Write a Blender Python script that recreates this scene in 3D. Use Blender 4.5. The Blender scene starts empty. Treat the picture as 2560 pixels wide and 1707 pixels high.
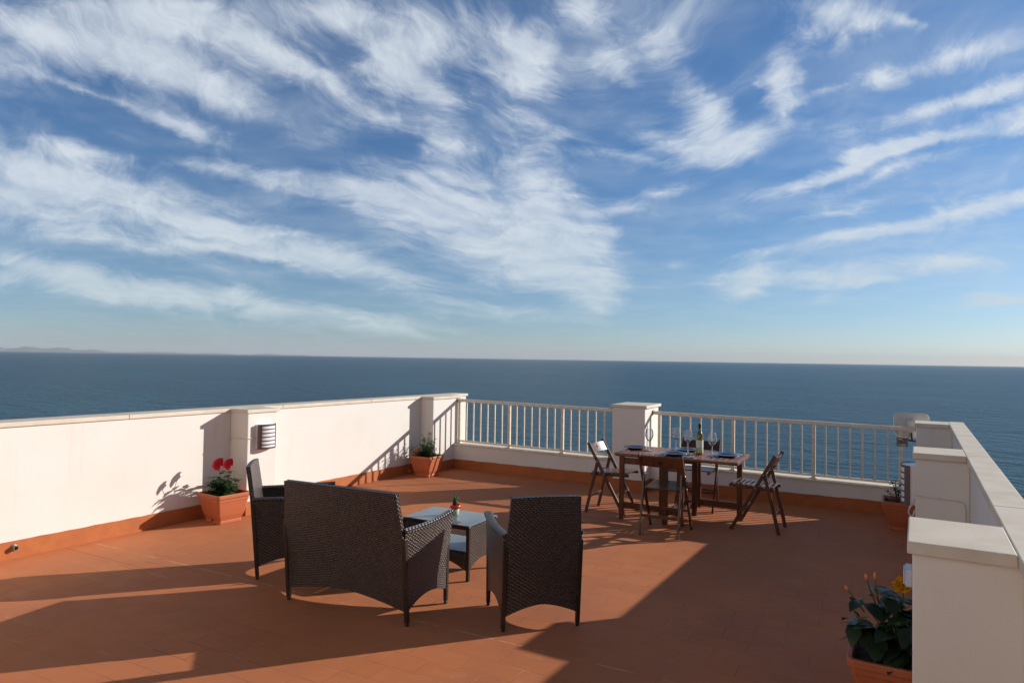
import bpy, math, random
from mathutils import Vector, Matrix
R = math.radians
rnd = random.Random(7)
scene = bpy.context.scene
col = scene.collection

# ------------------------------------------------------------------ camera, sky, sun, exposure
YAW, PITCH, ROLL = 0.5387, 0.0252, 0.0153
cd = bpy.data.cameras.new("camera"); cam = bpy.data.objects.new("camera", cd); col.objects.link(cam)
cd.sensor_width = 36.0; cd.lens = 1700.0/2560.0*36.0; cd.clip_start = 0.05; cd.clip_end = 250000.0
_f0 = Vector((-math.sin(YAW), math.cos(YAW), 0)); _r0 = Vector((math.cos(YAW), math.sin(YAW), 0)); _u0 = Vector((0, 0, 1))
_f = _f0*math.cos(PITCH)+_u0*math.sin(PITCH); _u1 = -_f0*math.sin(PITCH)+_u0*math.cos(PITCH)
_r = _r0*math.cos(ROLL)+_u1*math.sin(ROLL); _u = -_r0*math.sin(ROLL)+_u1*math.cos(ROLL)
cam.matrix_world = Matrix(((_r.x, _u.x, -_f.x, 0), (_r.y, _u.y, -_f.y, 0), (_r.z, _u.z, -_f.z, 1.65), (0, 0, 0, 1)))
scene.camera = cam

SUN_DIR = Vector((1.88, 2.15, 1.0)).normalized()          # towards the sun
SUN_EL = math.asin(SUN_DIR.z); SUN_AZ = math.atan2(SUN_DIR.x, SUN_DIR.y)
SKY_STRENGTH = 0.085
scene.view_settings.view_transform = 'Standard'; scene.view_settings.look = 'None'
scene.view_settings.exposure = 0.08; scene.view_settings.gamma = 1.0

sd = bpy.data.lights.new("sun", 'SUN'); sd.energy = 5.0; sd.angle = R(0.45); sd.color = (1.0, 0.93, 0.84)
sun = bpy.data.objects.new("sun", sd); col.objects.link(sun)
sun.rotation_euler = SUN_DIR.to_track_quat('Z', 'Y').to_euler(); sun.location = (0, 0, 30)

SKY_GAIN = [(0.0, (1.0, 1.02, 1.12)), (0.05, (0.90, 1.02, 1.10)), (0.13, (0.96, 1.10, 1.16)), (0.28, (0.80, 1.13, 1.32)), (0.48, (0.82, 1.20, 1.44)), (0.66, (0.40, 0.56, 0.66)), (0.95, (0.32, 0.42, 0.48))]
CLOUD_LOW = (6.8, 7.9, 8.4); CLOUD_HIGH = (7.9, 8.6, 9.4)
STROKES = [(-0.701, 0.472, 0.216, 0.0342, -0.231, 0.73), (-0.461, 0.401, 0.137, 0.0227, -0.405, 0.95), (-0.575, 0.428, 0.182, 0.0273, -0.335, 0.84), 
  (-0.504, 0.343, 0.114, 0.0159, -0.422, 0.89), (-0.618, 0.376, 0.171, 0.0068, -0.335, 0.53), (-0.65, 0.301, 0.159, 0.0091, -0.247, 0.63), 
  (-0.694, 0.266, 0.204, 0.0271, -0.23, 0.95), (-0.466, 0.196, 0.226, 0.0248, -0.264, 1.0), (-0.251, 0.137, 0.169, 0.0203, -0.299, 1.0), 
  (-0.423, 0.27, 0.192, 0.0102, -0.142, 0.63), (-0.231, 0.251, 0.102, 0.0181, -0.195, 0.73), (-0.692, 0.204, 0.181, 0.0158, -0.125, 0.73), 
  (-0.623, 0.169, 0.203, 0.0113, -0.09, 0.53), (-0.387, 0.152, 0.169, 0.0068, -0.16, 0.53), (-0.689, 0.119, 0.225, 0.018, -0.142, 0.95), 
  (-0.418, 0.078, 0.247, 0.018, -0.159, 0.95), (-0.171, 0.048, 0.135, 0.0135, -0.089, 0.63), (-0.587, 0.087, 0.225, 0.0135, -0.089, 0.53), 
  (-0.394, 0.459, 0.148, 0.0228, -0.476, 0.79), (-0.314, 0.426, 0.091, 0.0182, -0.476, 0.73), (-0.259, 0.505, 0.074, 0.0161, -0.161, 1.0), 
  (-0.19, 0.445, 0.062, 0.0206, -0.337, 0.95), (-0.167, 0.405, 0.068, 0.0182, -0.336, 0.95), (-0.211, 0.359, 0.057, 0.0159, -0.125, 0.84), 
  (-0.11, 0.383, 0.068, 0.0204, -0.686, 0.84), (-0.086, 0.31, 0.068, 0.0227, -0.598, 0.89), (-0.131, 0.337, 0.068, 0.0227, -0.686, 0.63), 
  (-0.452, 0.504, 0.182, 0.0275, -0.073, 0.47), (-0.634, 0.513, 0.182, 0.023, -0.073, 0.53), (0.017, 0.272, 0.068, 0.0409, -0.248, 0.95), 
  (-0.061, 0.202, 0.169, 0.0509, -0.125, 0.79), (0.074, 0.193, 0.084, 0.043, -0.335, 0.89), (0.018, 0.147, 0.124, 0.0338, -0.195, 0.84), 
  (-0.129, 0.23, 0.101, 0.0249, -0.125, 0.73), (0.109, 0.109, 0.056, 0.0338, -0.422, 0.79), (0.132, 0.076, 0.039, 0.0157, -0.16, 0.63), 
  (0.164, 0.228, 0.068, 0.0091, 0.068, 0.73), (0.131, 0.171, 0.045, 0.0181, 0.015, 0.53), (-0.02, 0.436, 0.068, 0.0297, 0.192, 0.79), 
  (0.025, 0.471, 0.046, 0.025, -1.037, 0.84), (0.098, 0.518, 0.04, 0.0274, -1.039, 0.95), (0.015, 0.408, 0.057, 0.016, -0.161, 0.73), 
  (0.156, 0.433, 0.051, 0.016, -0.777, 0.89), (0.281, 0.372, 0.062, 0.0274, -0.69, 0.95), (0.304, 0.321, 0.056, 0.0228, -0.161, 0.89), 
  (0.354, 0.339, 0.045, 0.0136, 0.366, 0.73), (0.23, 0.326, 0.079, 0.0103, -0.125, 0.63), (0.397, 0.42, 0.053, 0.0193, -1.531, 1.0), 
  (0.405, 0.369, 0.018, 0.0114, -1.043, 0.63), (0.535, 0.508, 0.148, 0.0344, 0.104, 0.47), (0.478, 0.524, 0.102, 0.023, -0.162, 0.53), 
  (0.575, 0.509, 0.028, 0.0092, -0.339, 0.84), (0.524, 0.427, 0.032, 0.0149, 0.103, 0.84), (0.648, 0.458, 0.148, 0.0171, 0.314, 0.84), 
  (0.456, 0.404, 0.08, 0.0091, 0.366, 0.53), (0.66, 0.39, 0.193, 0.0115, 0.313, 0.79), (0.626, 0.338, 0.216, 0.0123, 0.313, 0.89), 
  (0.535, 0.308, 0.181, 0.0106, 0.313, 0.89), (0.569, 0.286, 0.147, 0.0079, 0.33, 0.73), (0.423, 0.266, 0.136, 0.0088, 0.226, 0.53), 
  (0.468, 0.222, 0.124, 0.0097, 0.26, 0.68), (0.637, 0.219, 0.17, 0.0114, 0.26, 1.0), (0.513, 0.189, 0.124, 0.0079, 0.155, 0.95), 
  (0.378, 0.164, 0.09, 0.0068, 0.103, 0.42), (0.356, 0.13, 0.084, 0.018, 0.085, 1.0), (0.367, 0.11, 0.079, 0.0101, 0.155, 0.84), 
  (0.513, 0.132, 0.09, 0.0146, 0.155, 1.0), (0.648, 0.151, 0.09, 0.0101, 0.068, 1.0), (0.693, 0.093, 0.09, 0.0101, 0.12, 0.73), 
  (0.232, 0.145, 0.045, 0.009, 0.015, 0.42), (-0.066, 0.487, 0.102, 0.0344, -0.073, 0.5), (-0.134, 0.469, 0.068, 0.0251, -0.425, 0.6), 
  (0.027, 0.351, 0.068, 0.0137, -0.249, 0.5), (0.206, 0.468, 0.045, 0.0229, -0.691, 0.5), (0.728, 0.408, 0.068, 0.0102, 0.313, 0.7), 
  (0.739, 0.357, 0.068, 0.0113, 0.313, 0.8), (0.75, 0.249, 0.068, 0.0102, 0.26, 0.8), (-0.755, 0.419, 0.102, 0.0296, -0.16, 0.6), 
  (-0.542, 0.48, 0.137, 0.0297, -0.301, 0.6), (0.163, 0.302, 0.102, 0.0091, -0.073, 0.45), (-0.13, 0.275, 0.135, 0.0113, -0.16, 0.5), 
  (0.231, 0.252, 0.079, 0.0091, 0.086, 0.45), (-0.025, 0.068, 0.135, 0.009, -0.037, 0.45), (0.48, 0.092, 0.101, 0.0079, 0.085, 0.45), 
  (-0.727, 0.237, 0.136, 0.0158, -0.125, 0.7), ]

class NT:
    """small helper to write node trees"""
    def __init__(s, tree): s.t = tree; s.n = tree.nodes; s.l = tree.links
    def new(s, typ, **kw):
        n = s.n.new(typ)
        for k, v in kw.items(): setattr(n, k, v)
        return n
    def put(s, inp, v):
        if v is None: return
        if isinstance(v, bpy.types.NodeSocket): s.l.new(v, inp)
        else: inp.default_value = v
    def math(s, op, a, b=None, c=None, clamp=False):
        n = s.new('ShaderNodeMath', operation=op); n.use_clamp = clamp
        s.put(n.inputs[0], a); s.put(n.inputs[1], b); s.put(n.inputs[2], c)
        return n.outputs[0]
    def vmath(s, op, a, b=None, out=0):
        n = s.new('ShaderNodeVectorMath', operation=op)
        s.put(n.inputs[0], a); s.put(n.inputs[1], b)
        return n.outputs[out]
    def xyz(s, v):
        n = s.new('ShaderNodeSeparateXYZ'); s.put(n.inputs[0], v); return n.outputs
    def comb(s, x, y, z=0.0):
        n = s.new('ShaderNodeCombineXYZ'); s.put(n.inputs[0], x); s.put(n.inputs[1], y); s.put(n.inputs[2], z); return n.outputs[0]
    def noise(s, vec, scale, detail=4.0, rough=0.5, dist=0.0, out='Fac'):
        n = s.new('ShaderNodeTexNoise'); s.put(n.inputs['Vector'], vec)
        n.inputs['Scale'].default_value = scale; n.inputs['Detail'].default_value = detail
        n.inputs['Roughness'].default_value = rough; n.inputs['Distortion'].default_value = dist
        return n.outputs[out]
    def mapr(s, v, a, b, c, d, interp='SMOOTHSTEP'):
        n = s.new('ShaderNodeMapRange', interpolation_type=interp)
        s.put(n.inputs[0], v)
        for i, q in enumerate((a, b, c, d)): n.inputs[1+i].default_value = q
        return n.outputs[0]
    def mix(s, f, a, b, mode='MIX'):
        n = s.new('ShaderNodeMix', data_type='RGBA', blend_type=mode)
        s.put(n.inputs[0], f); s.put(n.inputs[6], a); s.put(n.inputs[7], b)
        return n.outputs[2]
    def mapping(s, vec, loc=(0, 0, 0), rot=(0, 0, 0), scale=(1, 1, 1), typ='POINT'):
        n = s.new('ShaderNodeMapping', vector_type=typ); s.put(n.inputs[0], vec)
        n.inputs[1].default_value = loc; n.inputs[2].default_value = rot; n.inputs[3].default_value = scale
        return n.outputs[0]

def c4(c): return (c[0], c[1], c[2], 1.0)

def build_world():
    w = bpy.data.worlds.new("World"); scene.world = w; w.use_nodes = True
    t = NT(w.node_tree); t.n.clear()
    out = t.new('ShaderNodeOutputWorld'); bg = t.new('ShaderNodeBackground')
    sky = t.new('ShaderNodeTexSky', sky_type='NISHITA')
    sky.sun_disc = False; sky.sun_elevation = SUN_EL; sky.sun_rotation = SUN_AZ
    sky.altitude = 30.0; sky.air_density = 0.7; sky.dust_density = 0.3; sky.ozone_density = 2.5
    d = t.new('ShaderNodeTexCoord').outputs['Generated']
    x, y, z = t.xyz(d)
    # bearing-fixed gnomonic plane for where the cirrus bands lie, cloud-layer plane for their fibres
    fr = t.vmath('DOT_PRODUCT', d, tuple(_f0), out=1); rr = t.vmath('DOT_PRODUCT', d, tuple(_r0), out=1)
    frc = t.math('MAXIMUM', fr, 0.12)
    q = t.comb(t.math('DIVIDE', rr, frc), t.math('DIVIDE', z, frc))
    zc = t.math('ADD', t.math('MAXIMUM', z, 0.0), 0.06)
    lay = t.comb(t.math('DIVIDE', x, zc), t.math('DIVIDE', y, zc))
    STREAK = R(25.0)                                       # the fibres run towards this bearing (west of north)
    lay_r = t.mapping(lay, rot=(0, 0, -STREAK))
    nbig = t.noise(lay_r, 1.6, 4.0, 0.55, 0.2)
    # wisps: long filaments that spread gently upwards either side of one bearing, plus small curdled cloudlets
    qx, qy, _z = t.xyz(q)
    ax = t.math('SQRT', t.math('MULTIPLY_ADD', t.math('SUBTRACT', qx, 0.12), t.math('SUBTRACT', qx, 0.12), 0.012))
    vv = t.math('DIVIDE', qy, t.math('MULTIPLY_ADD', ax, 0.85, 1.0))
    w0 = t.noise(q, 3.2, 4.0, 0.55, out='Color')
    ww = t.xyz(t.vmath('SUBTRACT', w0, (0.5, 0.5, 0.5)))
    wx = t.math('MULTIPLY_ADD', ww[0], 0.30, qx); wy = t.math('MULTIPLY_ADD', ww[1], 0.085, vv)
    near = t.math('MULTIPLY_ADD', t.math('MAXIMUM', qy, 0.0), -1.1, 1.45)        # finer towards the horizon
    wyn = t.math('MULTIPLY', wy, near)
    nfib = t.noise(t.comb(t.math('MULTIPLY', wx, 2.4), t.math('MULTIPLY', wyn, 20.0)), 1.0, 8.0, 0.62, 0.25)
    nfib2 = t.noise(t.comb(t.math('MULTIPLY', wx, 8.0), t.math('MULTIPLY', wyn, 52.0)), 1.0, 6.0, 0.66, 0.4)
    niso = t.noise(t.comb(t.math('MULTIPLY', wx, 10.0), t.math('MULTIPLY', wyn, 22.0)), 1.0, 7.0, 0.68, 0.5)
    # warp the band plane so that the edges fray
    wv = t.noise(t.mapping(q, scale=(1.0, 2.2, 1.0)), 6.0, 5.0, 0.6, out='Color')
    wv = t.vmath('SUBTRACT', wv, (0.5, 0.5, 0.5))
    n = t.new('ShaderNodeVectorMath', operation='MULTIPLY'); t.put(n.inputs[0], wv); n.inputs[1].default_value = (0.11, 0.040, 0.0)
    qw = t.vmath('ADD', q, n.outputs[0])
    qw = t.comb(t.xyz(qw)[0], t.xyz(qw)[1], 0.0)
    acc = None
    for (cx_, cy_, a, b, ang, wgt) in STROKES:
        m = t.mapping(qw, loc=(cx_, cy_, 0), rot=(0, 0, ang), scale=(a*1.5, b*2.35, 1.0), typ='TEXTURE')
        g = t.new('ShaderNodeTexGradient', gradient_type='QUADRATIC_SPHERE'); t.put(g.inputs[0], m)
        acc = t.math('MULTIPLY', g.outputs['Fac'], wgt*1.15) if acc is None else t.math('MULTIPLY_ADD', g.outputs['Fac'], wgt*1.15, acc)
    acc = t.math('MINIMUM', acc, 1.15)
    back = t.mapr(fr, 0.12, 0.50, 1.0, 0.0)
    acc = t.math('MULTIPLY_ADD', back, t.math('MULTIPLY', nbig, 0.8), t.math('MULTIPLY', acc, t.math('SUBTRACT', 1.0, back)))
    fib = t.math('MULTIPLY_ADD', niso, 0.36, t.math('MULTIPLY_ADD', nfib2, 0.28, t.math('MULTIPLY', nfib, 0.50)))
    dens = t.math('MULTIPLY_ADD', t.math('SUBTRACT', fib, 0.575), 2.9, t.math('MULTIPLY', acc, 0.92))
    dens = t.math('MULTIPLY', t.mapr(dens, -0.08, 0.92, 0.0, 1.0), t.mapr(acc, 0.0, 0.20, 0.0, 1.0))
    veil = t.math('MULTIPLY', t.mapr(nfib, 0.47, 0.74, 0.0, 0.55), t.mapr(niso, 0.30, 0.62, 0.25, 1.0))
    veil = t.math('MULTIPLY_ADD', t.mapr(nbig, 0.36, 0.70, 0.0, 0.22), 1.0, veil)
    veil = t.math('MULTIPLY', veil, t.mapr(z, 0.0, 0.16, 0.35, 1.0))
    dens = t.math('SUBTRACT', 1.0, t.math('MULTIPLY', t.math('SUBTRACT', 1.0, dens), t.math('SUBTRACT', 1.0, veil)))
    soft = t.math('MULTIPLY_ADD', niso, 0.55, t.math('MULTIPLY', nfib2, 0.55))
    dens = t.math('MULTIPLY', dens, t.mapr(soft, 0.38, 0.72, 0.62, 1.0))
    dens = t.math('MULTIPLY', dens, t.math('SUBTRACT', 0.93, t.math('MULTIPLY', back, 0.6)))
    dens = t.math('MULTIPLY', dens, t.mapr(z, 0.52, 0.72, 1.0, 0.35))
    # clear-air colour: sky deepened upwards, unseen zenith and rear dimmed to lower ambient light
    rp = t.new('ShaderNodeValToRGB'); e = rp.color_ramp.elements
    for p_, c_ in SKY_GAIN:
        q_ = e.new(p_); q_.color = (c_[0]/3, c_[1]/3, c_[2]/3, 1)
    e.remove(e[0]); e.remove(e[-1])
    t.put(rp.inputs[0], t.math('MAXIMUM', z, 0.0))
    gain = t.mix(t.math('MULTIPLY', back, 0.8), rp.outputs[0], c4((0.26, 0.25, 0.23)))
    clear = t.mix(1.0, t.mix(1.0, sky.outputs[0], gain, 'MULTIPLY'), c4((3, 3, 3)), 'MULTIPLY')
    cl = t.mix(t.mapr(z, 0.02, 0.25, 0.0, 1.0), c4(CLOUD_LOW), c4(CLOUD_HIGH))
    c = t.mix(dens, clear, cl)
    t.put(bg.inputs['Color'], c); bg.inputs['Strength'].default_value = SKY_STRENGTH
    t.l.new(bg.outputs[0], out.inputs[0])
build_world()

# ------------------------------------------------------------------ materials
MATS = {}
def mat(name, color, rough=0.6, metal=0.0, spec=0.5, var=0.0, vscale=8.0, bump=0.0, bscale=60.0, bdist=0.004, coat=0.0, color2=None, ior=1.5):
    if name in MATS: return MATS[name]
    m = bpy.data.materials.new(name); m.use_nodes = True; t = NT(m.node_tree)
    b = t.n['Principled BSDF']; b.inputs['Roughness'].default_value = rough; b.inputs['Metallic'].default_value = metal
    b.inputs['Specular IOR Level'].default_value = spec; b.inputs['Coat Weight'].default_value = coat; b.inputs['IOR'].default_value = ior
    co = t.new('ShaderNodeTexCoord').outputs['Object']
    if color2 is None: color2 = tuple(x*0.7 for x in color)
    if var > 0:
        f = t.mapr(t.noise(co, vscale, 5.0, 0.6), 0.3, 0.75, 0.0, var)
        t.put(b.inputs['Base Color'], t.mix(f, c4(color), c4(color2)))
    else:
        b.inputs['Base Color'].default_value = c4(color)
    if bump > 0:
        bp = t.new('ShaderNodeBump'); bp.inputs['Strength'].default_value = bump; bp.inputs['Distance'].default_value = bdist
        t.put(bp.inputs['Height'], t.noise(co, bscale, 6.0, 0.6)); t.l.new(bp.outputs[0], b.inputs['Normal'])
    MATS[name] = m
    return m

def mat_plaster(name, color):
    m = bpy.data.materials.new(name); m.use_nodes = True; t = NT(m.node_tree); b = t.n['Principled BSDF']
    b.inputs['Roughness'].default_value = 0.9; b.inputs['Specular IOR Level'].default_value = 0.2
    co = t.new('ShaderNodeTexCoord').outputs['Object']
    big = t.noise(co, 1.7, 5.0, 0.6); fine = t.noise(co, 26.0, 4.0, 0.6)
    c = t.mix(t.mapr(big, 0.35, 0.75, 0.0, 0.5), c4(color), c4((color[0]*0.93, color[1]*0.90, color[2]*0.86)))
    # faint vertical run-off stains
    st = t.noise(t.mapping(co, scale=(9.0, 9.0, 0.7)), 1.0, 4.0, 0.65)
    c = t.mix(t.mapr(st, 0.58, 0.8, 0.0, 0.28), c, c4((color[0]*0.72, color[1]*0.66, color[2]*0.58)))
    t.put(b.inputs['Base Color'], c)
    bp = t.new('ShaderNodeBump'); bp.inputs['Strength'].default_value = 0.35; bp.inputs['Distance'].default_value = 0.005
    h = t.math('ADD', t.math('MULTIPLY', t.noise(co, 6.0, 3.0, 0.5), 1.0), t.math('MULTIPLY', t.noise(co, 34.0, 4.0, 0.6), 0.22))
    t.put(bp.inputs['Height'], h); t.l.new(bp.outputs[0], b.inputs['Normal'])
    MATS[name] = m
    return m

def mat_floor():
    m = bpy.data.materials.new('painted_terracotta_tiles'); m.use_nodes = True; t = NT(m.node_tree); b = t.n['Principled BSDF']
    b.inputs['Specular IOR Level'].default_value = 0.25
    co = t.new('ShaderNodeTexCoord').outputs['Object']
    p = t.mapping(co, rot=(0, 0, -0.045))
    wob = t.vmath('MULTIPLY', t.vmath('SUBTRACT', t.noise(p, 2.5, 3.0, 0.5, out='Color'), (0.5, 0.5, 0.5)), (0.012, 0.012, 0.0))
    pw = t.vmath('ADD', p, wob)
    br = t.new('ShaderNodeTexBrick'); t.put(br.inputs['Vector'], pw); br.offset = 0.5
    br.inputs['Scale'].default_value = 1.0; br.inputs['Mortar Size'].default_value = 0.0028; br.inputs['Mortar Smooth'].default_value = 0.5
    br.inputs['Brick Width'].default_value = 0.33; br.inputs['Row Height'].default_value = 0.163; br.inputs['Bias'].default_value = 0.0
    br.inputs['Color1'].default_value = (0, 0, 0, 1); br.inputs['Color2'].default_value = (1, 1, 1, 1)
    joint = br.outputs['Fac']; tone = t.xyz(br.outputs['Color'])[0]
    n1 = t.noise(p, 0.9, 6.0, 0.62); n2 = t.noise(p, 6.5, 6.0, 0.65); n3 = t.noise(p, 38.0, 5.0, 0.6)
    base = t.mix(t.mapr(n1, 0.3, 0.72, 0.0, 1.0), c4((0.60, 0.208, 0.080)), c4((0.47, 0.170, 0.080)))
    base = t.mix(t.math('MULTIPLY', tone, 0.20), base, c4((0.42, 0.13, 0.055)))
    base = t.mix(t.mapr(n2, 0.52, 0.8, 0.0, 0.30), base, c4((0.66, 0.30, 0.19)))
    base = t.mix(t.mapr(n3, 0.6, 0.85, 0.0, 0.30), base, c4((0.36, 0.11, 0.05)))
    # joints: mostly painted over, dark where the paint is thin, pale where mortar shows
    show = t.mapr(t.noise(p, 1.3, 4.0, 0.6), 0.38, 0.64, 0.10, 0.80)
    pale = t.mapr(t.noise(p, 3.1, 3.0, 0.6), 0.50, 0.62, 0.0, 1.0)
    jc = t.mix(pale, c4((0.22, 0.075, 0.04)), c4((0.68, 0.38, 0.24)))
    base = t.mix(t.math('MULTIPLY', joint, show), base, jc)
    px, py, pz = t.xyz(pw)
    def line(c, w):
        return t.mapr(t.math('ABSOLUTE', t.math('SUBTRACT', py, c)), 0.0, w, 1.0, 0.0)
    lj = t.math('MULTIPLY', line(3.525, 0.011), t.mapr(t.noise(p, 7.0, 4.0, 0.6), 0.42, 0.6, 0.0, 0.6))
    base = t.mix(lj, base, c4((0.70, 0.45, 0.28)))
    lj2 = t.math('MULTIPLY', line(3.312, 0.006), t.mapr(px, -4.4, -5.1, 0.0, 0.8))
    base = t.mix(lj2, base, c4((0.20, 0.07, 0.04)))
    # light scuffs, drips of white
    sc = t.mapr(t.noise(t.mapping(p, scale=(3.0, 9.0, 1.0)), 2.3, 7.0, 0.75), 0.69, 0.80, 0.0, 0.35)
    base = t.mix(sc, base, c4((0.75, 0.45, 0.31)))
    t.put(b.inputs['Base Color'], base)
    t.put(b.inputs['Roughness'], t.mapr(n2, 0.3, 0.7, 0.62, 0.80))
    bp = t.new('ShaderNodeBump'); bp.inputs['Strength'].default_value = 0.5; bp.inputs['Distance'].default_value = 0.004
    h = t.math('ADD', t.math('MULTIPLY', joint, -0.35), t.math('ADD', t.math('MULTIPLY', n3, 0.22), t.math('MULTIPLY', tone, 0.12)))
    t.put(bp.inputs['Height'], h); t.l.new(bp.outputs[0], b.inputs['Normal'])
    return m

def mat_wicker():
    m = bpy.data.materials.new('dark_brown_woven_rattan'); m.use_nodes = True; t = NT(m.node_tree); b = t.n['Principled BSDF']
    uv = t.new('ShaderNodeTexCoord').outputs['UV']
    u, v, _ = t.xyz(uv)
    pw, ph = 0.026, 0.0138
    row = t.math('FLOOR', t.math('DIVIDE', v, ph))
    wobn = t.noise(t.mapping(uv, scale=(14.0, 14.0, 1.0)), 1.0, 2.0, 0.5)
    s_ = t.math('ADD', t.math('ADD', t.math('DIVIDE', u, pw), t.math('MULTIPLY', row, 0.5)), t.math('MULTIPLY', wobn, 0.5))
    su = t.math('ABSOLUTE', t.math('SINE', t.math('MULTIPLY', s_, math.pi)))
    sv = t.math('ABSOLUTE', t.math('SINE', t.math('MULTIPLY', t.math('DIVIDE', v, ph), math.pi)))
    h = t.math('POWER', t.math('MULTIPLY', t.math('POWER', su, 0.8), t.math('POWER', sv, 0.6)), 1.0)
    big = t.noise(t.mapping(uv, scale=(5.0, 5.0, 1.0)), 1.0, 4.0, 0.6)
    strand = t.noise(t.comb(t.math('MULTIPLY', t.math('FLOOR', s_), 3.7), t.math('MULTIPLY', row, 2.3)), 1.0, 1.0, 0.5)
    c = t.mix(t.mapr(strand, 0.3, 0.7, 0.0, 1.0), c4((0.030, 0.017, 0.012)), c4((0.072, 0.045, 0.033)))
    c = t.mix(t.mapr(big, 0.4, 0.7, 0.0, 0.5), c, c4((0.070, 0.038, 0.020)))
    c = t.mix(t.mapr(h, 0.0, 0.45, 0.85, 0.0), c, c4((0.003, 0.002, 0.0015)))
    t.put(b.inputs['Base Color'], c); b.inputs['Roughness'].default_value = 0.33; b.inputs['Specular IOR Level'].default_value = 0.8
    bp = t.new('ShaderNodeBump'); bp.inputs['Strength'].default_value = 1.0; bp.inputs['Distance'].default_value = 0.007
    t.put(bp.inputs['Height'], h); t.l.new(bp.outputs[0], b.inputs['Normal'])
    return m

def mat_wood(name, ca, cb, rough=0.45, scale=(30.0, 30.0, 2.5), spec=0.5):
    m = bpy.data.materials.new(name); m.use_nodes = True; t = NT(m.node_tree); b = t.n['Principled BSDF']
    co = t.new('ShaderNodeTexCoord').outputs['Object']
    g = t.noise(t.mapping(co, scale=scale), 1.0, 5.0, 0.6, 0.6); g2 = t.noise(co, 5.0, 3.0, 0.6)
    c = t.mix(t.mapr(g, 0.35, 0.65, 0.0, 1.0), c4(ca), c4(cb))
    c = t.mix(t.mapr(g2, 0.4, 0.7, 0.0, 0.35), c, c4(tuple(x*1.5 for x in cb)))
    t.put(b.inputs['Base Color'], c); b.inputs['Roughness'].default_value = rough; b.inputs['Specular IOR Level'].default_value = spec
    bp = t.new('ShaderNodeBump'); bp.inputs['Strength'].default_value = 0.3; bp.inputs['Distance'].default_value = 0.0015
    t.put(bp.inputs['Height'], g); t.l.new(bp.outputs[0], b.inputs['Normal'])
    return m

def mat_leaf(name, ca, cb, rough=0.42, spec=0.45):
    m = bpy.data.materials.new(name); m.use_nodes = True; t = NT(m.node_tree); b = t.n['Principled BSDF']
    co = t.new('ShaderNodeTexCoord').outputs['Object']
    f = t.mapr(t.noise(co, 17.0, 2.0, 0.5), 0.38, 0.64, 0.0, 1.0)
    rn = t.new('ShaderNodeNewGeometry').outputs['Random Per Island']
    c = t.mix(t.mapr(rn, 0.0, 1.0, 0.0, 1.0), c4(ca), c4(cb)); c = t.mix(t.math('MULTIPLY', f, 0.4), c, c4(cb))
    b.inputs['Roughness'].default_value = rough; b.inputs['Specular IOR Level'].default_value = spec
    t.put(b.inputs['Base Color'], c)
    tr = t.new('ShaderNodeBsdfTranslucent'); t.put(tr.inputs[0], t.mix(1.0, c, c4((1.0, 1.3, 0.5)), 'MULTIPLY'))
    mx = t.new('ShaderNodeMixShader'); mx.inputs[0].default_value = 0.30
    t.l.new(b.outputs[0], mx.inputs[1]); t.l.new(tr.outputs[0], mx.inputs[2]); t.l.new(mx.outputs[0], t.n['Material Output'].inputs[0])
    return m

def mat_thin_glass(name, tint=(0.97, 0.99, 1.0), refl=1.0, ior=1.5, base=0.0, basecol=(0.5, 0.6, 0.62)):
    m = bpy.data.materials.new(name); m.use_nodes = True; t = NT(m.node_tree); t.n.remove(t.n['Principled BSDF'])
    fr = t.new('ShaderNodeFresnel'); fr.inputs[0].default_value = ior
    tr = t.new('ShaderNodeBsdfTransparent'); tr.inputs[0].default_value = c4(tint)
    gl = t.new('ShaderNodeBsdfGlossy'); gl.inputs['Roughness'].default_value = 0.02
    mx = t.new('ShaderNodeMixShader'); t.put(mx.inputs[0], t.math('MULTIPLY', fr.outputs[0], refl, clamp=True))
    src = tr.outputs[0]
    if base < 0:                                            # wine glass: white painted in towards edge-on angles for the light caught there
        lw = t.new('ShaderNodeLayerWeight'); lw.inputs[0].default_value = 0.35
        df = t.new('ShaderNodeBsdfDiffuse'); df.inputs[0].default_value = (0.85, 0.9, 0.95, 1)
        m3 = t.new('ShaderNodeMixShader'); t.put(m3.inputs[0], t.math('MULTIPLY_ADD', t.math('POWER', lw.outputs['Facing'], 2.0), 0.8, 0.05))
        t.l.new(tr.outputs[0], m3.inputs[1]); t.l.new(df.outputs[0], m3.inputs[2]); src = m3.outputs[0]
    if base > 0:
        df = t.new('ShaderNodeBsdfDiffuse'); df.inputs[0].default_value = c4(basecol)
        m2 = t.new('ShaderNodeMixShader'); m2.inputs[0].default_value = base
        t.l.new(tr.outputs[0], m2.inputs[1]); t.l.new(df.outputs[0], m2.inputs[2]); src = m2.outputs[0]
    t.l.new(src, mx.inputs[1]); t.l.new(gl.outputs[0], mx.inputs[2]); t.l.new(mx.outputs[0], t.n['Material Output'].inputs[0])
    return m

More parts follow.
